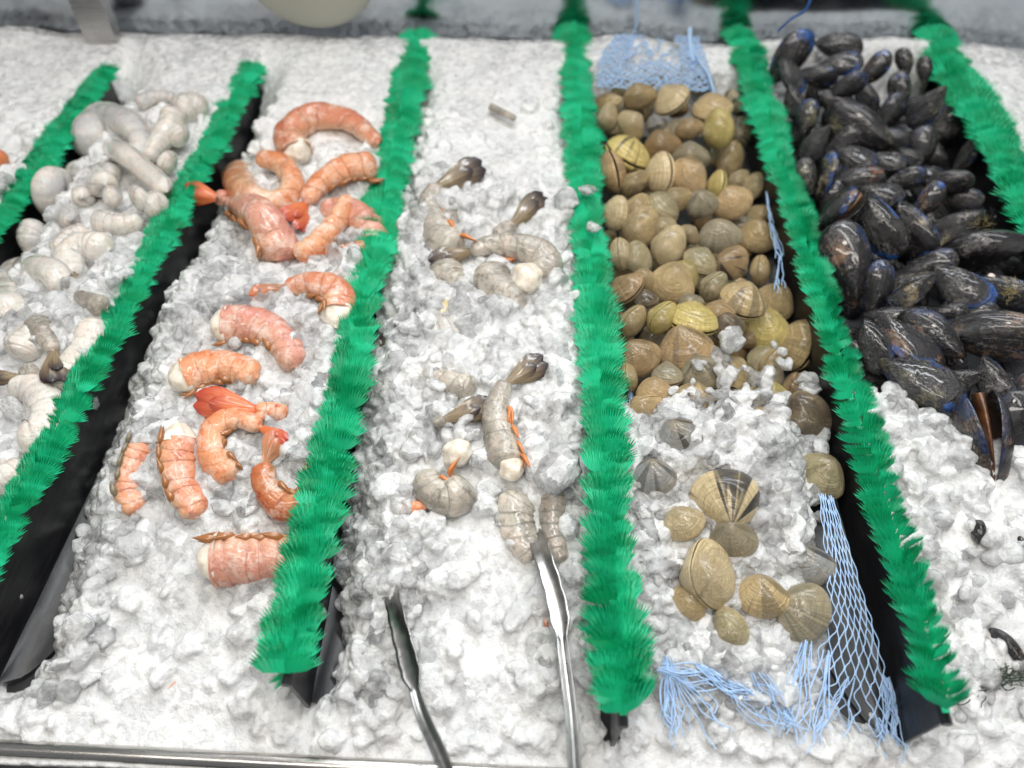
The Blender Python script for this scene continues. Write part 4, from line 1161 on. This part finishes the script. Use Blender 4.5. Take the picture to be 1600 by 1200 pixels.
            G2 = G - up * 0.0011; mb.grid(G2[:, ::-1], UVt[:, ::-1])
            link('tail_blade', mb.build('tail_blade'), TAIL[tail], parent=root)
    if legs:
        rs = np.random.RandomState(int(path[0][0] * 3 + path[0][1]))
        for li in range(nleg):
            t = 0.10 + 0.62 * li / max(nleg - 1, 1); j = int(t * (n - 1)); side, up = fr[j]
            bdir = side * (belly if belly else 1)
            st = P[j] + bdir * r0 * sc * 0.62 * (1 - 0.3 * t) + up * 0.2 * r0 * sc
            Lg = r0 * sc * rs.uniform(0.7, 1.25)
            for sgn in (0, 1, 2):
                mid = st + (bdir * rs.uniform(0.25, 0.5) - T[j] * rs.uniform(0.3, 0.8)) * Lg * 0.5 + up * 0.003 * sgn
                end = mid + (bdir * rs.uniform(-0.15, 0.25) - T[j] * rs.uniform(0.7, 1.1) + up * rs.uniform(-0.2, 0.15)) * Lg * 0.75
                mb = MB(); Q = catmull([st, mid, end], 8); k = 8
                G = np.zeros((k, 5, 3))
                for a in range(k):
                    tt = a / (k - 1); wd = 0.0021 * math.sin(0.35 + 2.75 * tt) * (r0 * sc / 0.014) * (0.6 if kind == 'grey' else 1)
                    tg = Q[min(a + 1, k - 1)] - Q[max(a - 1, 0)]; ss = np.cross(up, tg); ss /= np.linalg.norm(ss) + 1e-9
                    for b_ in range(5):
                        s_ = b_ / 4 * 2 - 1; G[a, b_] = Q[a] + ss * wd * s_ + up * 0.0012 * (1 - s_ * s_)
                mb.grid(G); mb.grid((G - up * 0.0008)[:, ::-1])
                link('swimmeret', mb.build('swimmeret'), LEG[legs], parent=root)
    return root
GR = 'red shrimp on ice between the green strips'; GG = 'grey raw shrimp on ice beside the clams'; GP = 'peeled white shrimp at the left'
shrimp([(465,240),(455,210),(490,184),(545,190),(592,225)], 26, 14, 'red', 'curved red shrimp farthest back, arched over the ice', GR, meat=8, belly=-1)
shrimp([(372,272),(385,303),(425,318),(456,294),(440,258),(402,248)], 27, 17, 'orange', 'red shrimp curled into a tight ring, white cut end at the left', GR, meat=16, belly=1, dz=[.004]*6)
shrimp([(590,262),(545,264),(503,286),(478,318)], 24, 15, 'orange', 'bright orange shrimp arched beside the ring, tail pointing down', GR, tail='red', tail_to=(452,352), belly=1, dz=[.012,.012,.01,.006], legs='red')
shrimp([(432,408),(428,375),(400,335),(362,315),(340,309)], 33, 15, 'pink', 'pink shrimp whose tail fan lies across the left green strip', GR, tail='red', tail_to=(286,298), belly=1, legs='red', dz=[0,.006,.016,.030,.036], spread=0.3)
shrimp([(462,402),(495,380),(525,345),(545,308)], 20, 17, 'orange', 'slim orange shrimp slanting up below the arched one', GR, belly=1, dz=[.006]*4)
shrimp([(590,405),(580,365),(550,335),(500,330)], 30, 22, 'pink', 'dull pink shrimp lying behind the slim orange one', GR, belly=1, dz=[-.006]*4)
shrimp([(575,385),(540,392),(505,398)], 14, 12, 'brown', 'brownish shrimp half under the right green strip', GR, belly=-1, dz=[.002]*3)
shrimp([(527,490),(528,462),(495,446),(445,448)], 29, 14, 'red', 'red shrimp arched on the ice with a dark tipped tail at the left', GR, tail='mixed', tail_to=(390,466), meat=26, belly=1, legs='red', dz=[.004,.006,.008,.006], spread=0.25)
shrimp([(352,510),(400,512),(440,535),(462,575)], 33, 25, 'pink', 'thick pink shrimp with white cut end and brown swimmerets, upper one', GR, meat=22, belly=-1, legs='red', lift=0.5)
shrimp([(290,590),(330,577),(372,578),(402,592)], 31, 24, 'orange', 'pale orange shrimp with white cut end at the left edge of the group', GR, meat=24, belly=-1, legs='red', lift=0.4)
shrimp([(450,648),(420,640),(398,640)], 15, 12, 'orange', 'orange tail fan sticking out of the ice, pointing left', GR, tail='red', tail_to=(305,625), belly=0, dz=[.006,.010,.012], spread=0.22)
shrimp([(395,655),(415,648)], 9, 9, 'orange', 'bright red orange tail stub beside the tail fan pointing left', GR, tail='red', tail_to=(440,640), belly=0, dz=[.010,.012], spread=0.5)
shrimp([(366,750),(336,712),(336,672),(370,655),(408,668)], 26, 15, 'orange', 'orange shrimp bent like a hook in the middle of the group', GR, tail='red', tail_to=(448,690), belly=-1, legs='red', dz=[.0,.004,.008,.010,.010], spread=0.15, lift=0.45)
shrimp([(279,690),(276,720),(287,765),(312,810)], 32, 26, 'red', 'plump red shrimp standing upright with a creamy cut end on top', GR, meat=30, belly=-1, legs='red', lift=0.5)
shrimp([(222,690),(206,735),(200,770),(215,803)], 27, 20, 'red', 'ridged red shrimp at the left ice edge beside the black divider', GR, belly=-1, legs='grey', lift=0.3, seg=7)
shrimp([(498,748),(478,785),(440,785),(416,755),(414,722)], 30, 20, 'brown', 'dark red curled shrimp with upright grey and orange tail fan', GR, tail='mixed', tail_to=(440,672), belly=-1, legs='red', dz=[0,.004,.008,.010,.012], spread=0.33, lift=0.5)
shrimp([(338,874),(385,870),(435,868),(492,866)], 42, 38, 'pink', 'largest pink shrimp nearest the front with pale cut end', GR, meat=24, belly=1, legs='red', lift=0.5)
shrimp([(-30,275),(-8,252),(8,240)], 20, 14, 'orange', 'orange shrimp cut by the left edge of the photograph', GR, belly=0)
# grey raw shrimp
shrimp([(720,395),(690,372),(672,325),(686,288)], 34, 15, 'grey', 'grey shrimp farthest back with a dark tail raised to the right', GG, tail='dark', tail_to=(755,258), belly=-1, legs='orange', dz=[0,.002,.008,.018], spread=0.22, nleg=3)
shrimp([(775,378),(790,362),(803,348)], 20, 12, 'grey', 'grey shrimp tail sticking up from the ice towards the right green strip', GG, tail='dark', tail_to=(850,306), belly=0, dz=[0,.006,.012], spread=0.18)
shrimp([(850,440),(846,405),(810,388),(765,385),(735,393)], 30, 13, 'grey', 'grey shrimp lying across the others, dark tail pointing left', GG, tail='dark', tail_to=(670,412), meat=0, belly=1, legs='orange', dz=[.0,.006,.010,.010,.010], spread=0.2, nleg=3)
shrimp([(824,456),(822,414)], 24, 24, 'white', 'round white shrimp cut end beside the grey shrimp lying across', GG, lift=0.9, ball=True)
shrimp([(700,410),(702,435),(722,455)], 30, 26, 'grey', 'short grey shrimp body under the left pointing tail', GG, belly=1)
shrimp([(762,415),(772,445),(800,470),(822,478)], 32, 24, 'grey', 'curled grey shrimp body with pale belly in the middle of the cluster', GG, belly=-1, lift=0.5)
shrimp([(690,375),(690,350),(720,355)], 30, 24, 'grey', 'grey shrimp body behind the lying one with a wet highlight', GG, belly=-1)
shrimp([(745,606),(712,600),(675,588),(648,572)], 22, 15, 'grey', 'grey shrimp on its side with a dark tail fan beside the left green strip', GG, tail='dark', tail_to=(604,516), belly=-1, lift=0.6, spread=0.30)
shrimp([(797,730),(785,690),(776,650),(783,615),(794,596)], 31, 15, 'grey', 'long upright grey shrimp with a dark tail fan pointing right', GG, tail='dark', tail_to=(852,562), belly=-1, legs='orange', dz=[.0,.002,.004,.008,.012], spread=0.26, lift=0.6)
shrimp([(803,752),(795,712)], 19, 19, 'white', 'white belly meat at the lower end of the long upright grey shrimp', GG, lift=0.9, ball=True)
shrimp([(676,662),(696,655)], 9, 10, 'grey', 'dark shrimp tail fan lying left of the long upright grey shrimp', GG, tail='dark', tail_to=(770,630), belly=0, dz=[.008,.010], spread=0.2)
shrimp([(728,748),(705,775),(675,762),(662,735)], 36, 22, 'grey', 'curled grey shrimp with orange streaks near the left ice edge', GG, belly=-1, legs='orange', lift=0.45, nleg=2)
shrimp([(722,726),(706,690)], 23, 23, 'white', 'round white shrimp cut end with orange edging', GG, lift=1.0, ball=True)
shrimp([(712,545),(698,515),(690,498)], 18, 12, 'white', 'creamy shrimp tail buried upright in the ice near the left green strip', GG, tail='pale', tail_to=(672,472), belly=0, spread=0.9, dz=[0,.004,.006])
shrimp([(815,768),(803,800),(815,845),(842,872)], 33, 24, 'grey', 'translucent grey shrimp glazed with ice left of the right tong arm', GG, belly=-1, lift=0.15, flat=0.6)
shrimp([(868,765),(862,800),(866,835),(878,880)], 23, 16, 'grey', 'slim grey shrimp behind the tip of the right tong arm', GG, belly=0, lift=0.2)
shrimp([(618,800),(645,792),(668,790)], 12, 8, 'orange', 'thin orange shrimp leg scrap near the left ice edge', GG, belly=0, lift=0.3)
shrimp([(764,166),(785,176),(806,186)], 7, 6, 'grey', 'small greyish brown shrimp tail scrap lying alone on the white ice at the back', GG, belly=0, lift=0.8, seg=3)
shrimp([(856,985),(848,955),(848,930)], 3, 3.5, 'brown', 'thin reddish shrimp leg beside the right tong arm', GG, belly=0, lift=0.8, seg=3)
shrimp([(262,1076),(275,1064)], 1.6, 1.4, 'orange', 'tiny orange shrimp feeler lying on the ice at the lower left', GG, belly=0, lift=1.0, seg=2)
# peeled white shrimp
def PS(path, r0, r1, lab, kind='white', dz=0.0, **kw):
    shrimp(path, r0, r1 * 0.78, kind, lab, GP, lift=0.55, dz=[dz] * len(path), belly=-1, **kw)
PS([(158,240),(146,212),(165,190),(200,196),(220,228),(205,252)], 30, 20, 'big pinkish grey peeled shrimp curled at the back of its heap', 'ash', .006)
PS([(272,172),(262,200),(242,228),(232,250)], 22, 16, 'upright white peeled shrimp right of the big pinkish grey one', 'white', .008)
PS([(215,165),(240,152),(275,152)], 12, 10, 'olive grey peeled shrimp at the very back of the heap', 'ash')
PS([(278,180),(300,168),(325,172)], 26, 20, 'pale yellowish peeled shrimp at the back beside the green strip', 'white')
PS([(268,205),(286,222)], 22, 20, 'round white peeled shrimp against the green strip, farther one', 'white', .006)
PS([(250,250),(272,262)], 23, 20, 'round white peeled shrimp against the green strip, nearer one', 'white', .006)
PS([(165,290),(152,262),(158,240),(190,240),(225,268),(262,300)], 22, 20, 'long white peeled shrimp bent across the middle of the heap', 'white', .012)
PS([(115,262),(132,285),(128,310)], 24, 20, 'plump white peeled shrimp in the left middle of the heap', 'white', .008)
PS([(110,290),(80,280),(70,305),(88,332),(112,345)], 24, 20, 'blue grey peeled shrimp curled at the left beside the black divider', 'ash', .010)
PS([(62,348),(48,372),(62,400)], 26, 20, 'greenish grey peeled shrimp nearest the left black divider', 'ash', .004)
PS([(160,312),(192,308)], 21, 18, 'short white peeled shrimp in the middle of the heap', 'white', .008)
PS([(210,318),(232,308)], 28, 24, 'bright white peeled shrimp end facing up, right middle', 'white', .010)
PS([(225,330),(262,312)], 24, 22, 'white peeled shrimp under the bright one beside the green strip', 'white', .004)
PS([(145,345),(185,352),(225,345)], 20, 18, 'white peeled shrimp at the front of the heap bordering the ice', 'white')
PS([(170,280),(178,262)], 18, 16, 'shadowed peeled shrimp beneath the long bent one', 'ash')
PS([(95,400),(110,375),(140,360)], 20, 18, 'peeled shrimp half under ice at the front left of the heap', 'white')
PS([(15,500),(25,440),(75,425),(100,455)], 36, 26, 'large frosty peeled shrimp curled at the left edge of the photograph', 'white', .004)
PS([(172,392),(140,385),(108,400),(118,436)], 30, 24, 'large frosty peeled shrimp beside the green strip, upper one', 'white', .002)
PS([(150,500),(138,540),(110,575),(88,610)], 30, 26, 'large frosty peeled shrimp beside the green strip, lower one', 'white')
PS([(30,690),(70,680),(80,640),(50,605),(15,610)], 36, 26, 'wet translucent peeled shrimp curled low at the left edge', 'white')
PS([(30,560),(50,530),(80,520)], 30, 26, 'frosty peeled shrimp between the two grey tails at the left', 'white')
PS([(-20,760),(20,740),(40,720)], 28, 24, 'frosty peeled shrimp lowest at the left edge', 'white')
shrimp([(168,482),(150,476),(135,468),(122,458)], 19, 12, 'grey', 'grey shrimp tail section with a white sheen beside the green strip', GP, tail='dark', tail_to=(92,418), belly=0, dz=[.014]*4, spread=0.15)
shrimp([(52,498),(68,522),(84,548)], 20, 12, 'grey', 'brown grey shrimp tail section slanting down at the left', GP, tail='dark', tail_to=(92,598), belly=0, dz=[.014]*3, spread=0.3)
shrimp([(60,575),(45,582),(30,588)], 16, 12, 'grey', 'dark shrimp tail pointing out of the left edge', GP, tail='dark', tail_to=(-15,592), belly=0, dz=[.012]*3, spread=0.25)
# ---------------------------------------------------------------- tongs
def tong_arm(root, pts, roll, w_head, w_hand, n_sc, Lh, flipd=1):
    """pts: (px, py, z); first the head tip"""
    n = 120; P = catmull([at(a, b, c) for a, b, c in pts], n); P = P - np.array(root.location)
    T = np.gradient(P, axis=0); T /= np.linalg.norm(T, axis=1)[:, None]
    d = np.concatenate([[0], np.cumsum(np.linalg.norm(np.diff(P, axis=0), axis=1))])
    G = np.zeros((n, 9, 3)); UVc = np.zeros((n, 9, 2))
    for j in range(n):
        v = -CB; s0 = np.cross(T[j], np.array([0, 0, 1.0])); s0 /= np.linalg.norm(s0); u0 = np.cross(s0, T[j])
        rl = R(roll[0] + (roll[1] - roll[0]) * min(d[j] / (Lh * 1.5), 1)); side = s0 * math.cos(rl) + u0 * math.sin(rl); up = np.cross(side, T[j])
        s_ = d[j]
        if s_ < Lh:
            q = s_ / Lh; w = w_head * (math.sqrt(min(q / 0.16, 1)) * (0.80 + 0.20 * q) + 0.10 * abs(math.sin(q * math.pi * n_sc)))
            w *= 1 - 0.45 * float(sstep(0.86, 1.0, q)); dp = 0.30
        else: w = w_hand + (w_head * 0.5 - w_hand) * math.exp(-(s_ - Lh) / 0.006) ; dp = 0.75
        for i in range(9):
            a = i / 8 * 2 - 1
            G[j, i] = P[j] + side * w * a + up * w * dp * (a * a) * flipd; UVc[j, i] = (a, s_)
    mb = MB(); mb.grid(G, UVc)
    me = mb.build('tong_arm'); o = link('arm', me, TONG, parent=root)
    md = o.modifiers.new('thickness', 'SOLIDIFY'); md.thickness = 0.0009; md.offset = 0
p0 = at(790, 1150, 0.03)
tg = link('tongs', None, M=Matrix.Translation(p0), label='scalloped stainless steel tongs resting with both arms in the grey shrimp ice', cat='tongs')
tg_arm_z = 0.0
bpy.context.view_layer.update()
tong_arm(tg, [(832, 822, .040), (852, 878, .060), (872, 950, .062), (882, 1030, .064), (892, 1120, .072), (900, 1240, .090)], (-22, 0), 0.0066, 0.0036, 6, 0.098)
tong_arm(tg, [(609, 905, .036), (622, 965, .050), (640, 1035, .054), (660, 1110, .062), (690, 1180, .078), (735, 1290, .10)], (-38, -15), 0.0072, 0.0040, 6, 0.090, 1)

# ---------------------------------------------------------------- netting
m = NT('blue_net'); m.set(Base_Color=m.mix(m.noise(m.geo(), 60, 3), (0.28, 0.47, 0.76), (0.52, 0.69, 0.90)), Roughness=0.35, Subsurface_Weight=0.2, Subsurface_Scale=0.001, Coat_Weight=0.3); NET = m.m
def net(name, label, corner, nu, nv, rad, jit, seed, keep=None, lift=0.0, sag=None, diag=0.94):
    """corner(u, v) -> world point; diamond mesh of nu columns, nv rows"""
    rs = np.random.RandomState(seed); mb = MB()
    J = rs.normal(0, jit, (nu + 2, 2 * nv + 2, 2))
    for i in range(nu + 1):
        for sgn in ((1,) if i % 2 else (-1,)):
            pts = []; prev = []
            for j in range(nv + 1):
                if keep and not keep(i / nu, j / nv, rs):
                    if len(pts) > 2: mb.tube(catmull(pts, len(pts) * 3), rad * rs.uniform(0.8, 1.2), 5, False)
                    pts = []; continue
                off = diag * (1 if (j % 2) == 0 else -1) * sgn * 0.5
                # knots: neighbouring strands meet at alternate rows
                u = (i + off + 0.5 + J[min(i + (off > 0), nu + 1), j, 0]) / (nu + 1); v = j / nv + J[i, j, 1] / nv
                pts.append(corner(min(max(u, 0), 1), min(max(v, 0), 1)) + np.array([0, 0, rs.uniform(0, 0.0012)]))
            if len(pts) > 2: mb.tube(catmull(pts, len(pts) * 3), rad, 5, False)
    link(name, mb.build(name), NET, label=label, cat='net')
    return mb
def lerp_poly(poly, v):
    poly = np.array(poly, float); t = v * (len(poly) - 1); k = min(int(t), len(poly) - 2); f = t - k
    return poly[k] * (1 - f) + poly[k + 1] * f
LE = [(1278, 770, .048), (1286, 850, .044), (1292, 920, .040), (1293, 980, .034), (1262, 1050, .026), (1232, 1105, .016)]
RE = [(1300, 775, .050), (1325, 850, .046), (1350, 930, .042), (1372, 1000, .036), (1392, 1085, .028), (1414, 1168, .016)]
def c1(u, v):
    a, b = lerp_poly(LE, v), lerp_poly(RE, v)
    q = a + (b - a) * (u ** 0.85); return at(*q)
net('plastic_net', 'pale blue diamond mesh net draped down the black divider below the clams', c1, 13, 20, 0.00042, 0.12, 3, keep=lambda u, v, rs: not (v > 0.8 and rs.rand() < 0.12))
# bundled tassel at its lower corner
def strands(name, label, specs, seed, rad=0.00042):
    rs = np.random.RandomState(seed); mb = MB()
    for (x0, y0, x1, y1, n, sp, wob, z0, z1) in specs:
        for k in range(n):
            pts = []; ox, oy = rs.normal(0, sp, 2); ph = rs.uniform(0, 6); m_ = 7
            for j in range(m_):
                t = j / (m_ - 1)
                px = x0 + (x1 - x0) * t + ox * (0.4 + t) + wob * math.sin(ph + t * rs.uniform(4, 9)) * t; py = y0 + (y1 - y0) * t + oy * (0.4 + t) + wob * math.cos(ph * 2 + t * 6) * t
                pts.append(at(px, py, z0 + (z1 - z0) * t + rs.uniform(0, 0.003)))
            mb.tube(catmull(pts, 20), rad * rs.uniform(0.8, 1.3), 5, False)
    return link(name, mb.build(name), NET, label=label, cat='net')
strands('net_tassel', 'tangled pale blue net end bunched at the tip of the black divider', [(1385, 1060, 1400, 1165, 16, 9, 6, .026, .012), (1370, 1120, 1395, 1170, 8, 8, 6, .018, .010)], 5)
strands('frayed_net', 'frayed blue net strands spread over the front ice below the clams',
        [(1040, 1030, 1048, 1140, 18, 10, 8, .040, .026), (1030, 1045, 1120, 1070, 12, 8, 12, .040, .032), (1090, 1040, 1170, 1085, 14, 10, 12, .036, .028),
         (1110, 1055, 1210, 1130, 10, 14, 14, .034, .024), (1262, 1000, 1238, 1130, 9, 9, 10, .032, .022), (1180, 1045, 1230, 1120, 8, 14, 12, .034, .024),
         (1210, 1075, 1250, 1150, 7, 14, 8, .026, .020), (1290, 1020, 1260, 1160, 7, 12, 8, .032, .020), (1330, 1060, 1300, 1150, 6, 12, 8, .032, .020),
         (1060, 1060, 1110, 1120, 6, 16, 10, .034, .026)], 6)
strands('net_edge', 'blue net edge showing between the clams and the right green strip', [(1205, 350, 1218, 400, 6, 3, 3, .050, .050), (1218, 400, 1216, 450, 6, 3, 3, .050, .045), (1198, 300, 1206, 352, 4, 2, 2, .055, .05)], 7, 0.0006)
strands('net_corner', 'bit of blue net showing beside the left green strip under the clams', [(985, 610, 992, 650, 8, 6, 4, .050, .040)], 8)
TL = [(962, 66), (932, 105), (930, 150)]; TR = [(1090, 70), (1104, 110), (1116, 158)]
def c2(u, v):
    a, b = lerp_poly([(*q, 0) for q in TL], v), lerp_poly([(*q, 0) for q in TR], v); q = a + (b - a) * u
    s_ = surf(q[0], q[1], True); return s_ + np.array([0, 0, 0.010])
net('net_sheet', 'pale blue net spread over the white ice behind the clams', c2, 30, 26, 0.0009, 0.35, 4, keep=lambda u, v, rs: not (0.25 < u < 0.75 and v < 0.55 and rs.rand() < 0.35))
mb = MB(); mb.tube(catmull([at(1076, 50, .095), at(1088, 88, .094), at(1108, 120, .090), at(1120, 165, .085)], 24), 0.0016, 6); mb.tube(catmull([at(1078, 45, .10), at(1078, 70, .094), at(1084, 100, .090)], 12), 0.003, 6)
link('thick_blue_cord', mb.build('thick_blue_cord'), NET, label='thicker blue cord along the right side of the net sheet behind the clams', cat='cord')
BL2 = mat_plain('blue_cord', (0.04, 0.16, 0.55), 0.4).m
mb = MB(); mb.tube(catmull([at(1268, -5, .15), at(1258, 16, .135), at(1236, 30, .12), at(1216, 48, .10)], 24), 0.0014, 6)
link('blue_cord', mb.build('blue_cord'), BL2, label='deep blue cord hanging in front of the panel behind the mussels', cat='cord')
mb = MB(); mb.tube(catmull([at(996, -10, .14), at(995, 25, .115), at(992, 50, .095)], 16), 0.0017, 6)
link('pale_blue_cord', mb.build('pale_blue_cord'), NET, label='pale blue cord hanging straight down behind the clams', cat='cord')
# ---------------------------------------------------------------- beard threads, barnacles
DG = mat_plain('dark_green_thread', (0.03, 0.05, 0.025), 0.5).m
YT = mat_plain('yellow_thread', (0.26, 0.21, 0.08), 0.5).m
def tangle(name, label, px, py, z, spread, n, mat, seed, rad=0.0003, cat='beard threads'):
    rs = np.random.RandomState(seed); mb = MB()
    for k in range(n):
        a = rs.uniform(0, 6.28); pts = []; x, y = px + rs.normal(0, spread * .3), py + rs.normal(0, spread * .3)
        for j in range(6):
            pts.append(at(x, y, z + rs.uniform(0, 0.004))); a += rs.normal(0, 0.7); x += math.cos(a) * spread * .28; y += math.sin(a) * spread * .2
        mb.tube(catmull(pts, 16), rad, 4, False)
    link(name, mb.build(name), mat, label=label, cat=cat)
tangle('beard_threads', 'dark green beard threads lying on the ice at the lower right', 1560, 1055, 0.026, 42, 38, DG, 1, 0.00035)
tangle('beard_threads', 'yellow hairy beard threads on the mussel at the right edge', 1578, 455, 0.098, 13, 30, YT, 2, 0.00018)
tangle('beard_threads', 'brownish beard threads by the right divider above the long silvery mussel', 1535, 350, 0.090, 15, 16, YT, 3, 0.00016)
BARN = mat_plain('barnacle', (0.62, 0.54, 0.50), 0.5).m
p = at(1549, 431, 0.098); V0, F0 = SH2[3]
link('barnacle', mesh_np('barnacle', V0 * 0.0036, tris=F0), BARN, label='small round pinkish barnacle on the hairy mussel at the right edge', cat='barnacle', M=Matrix.Translation(p))
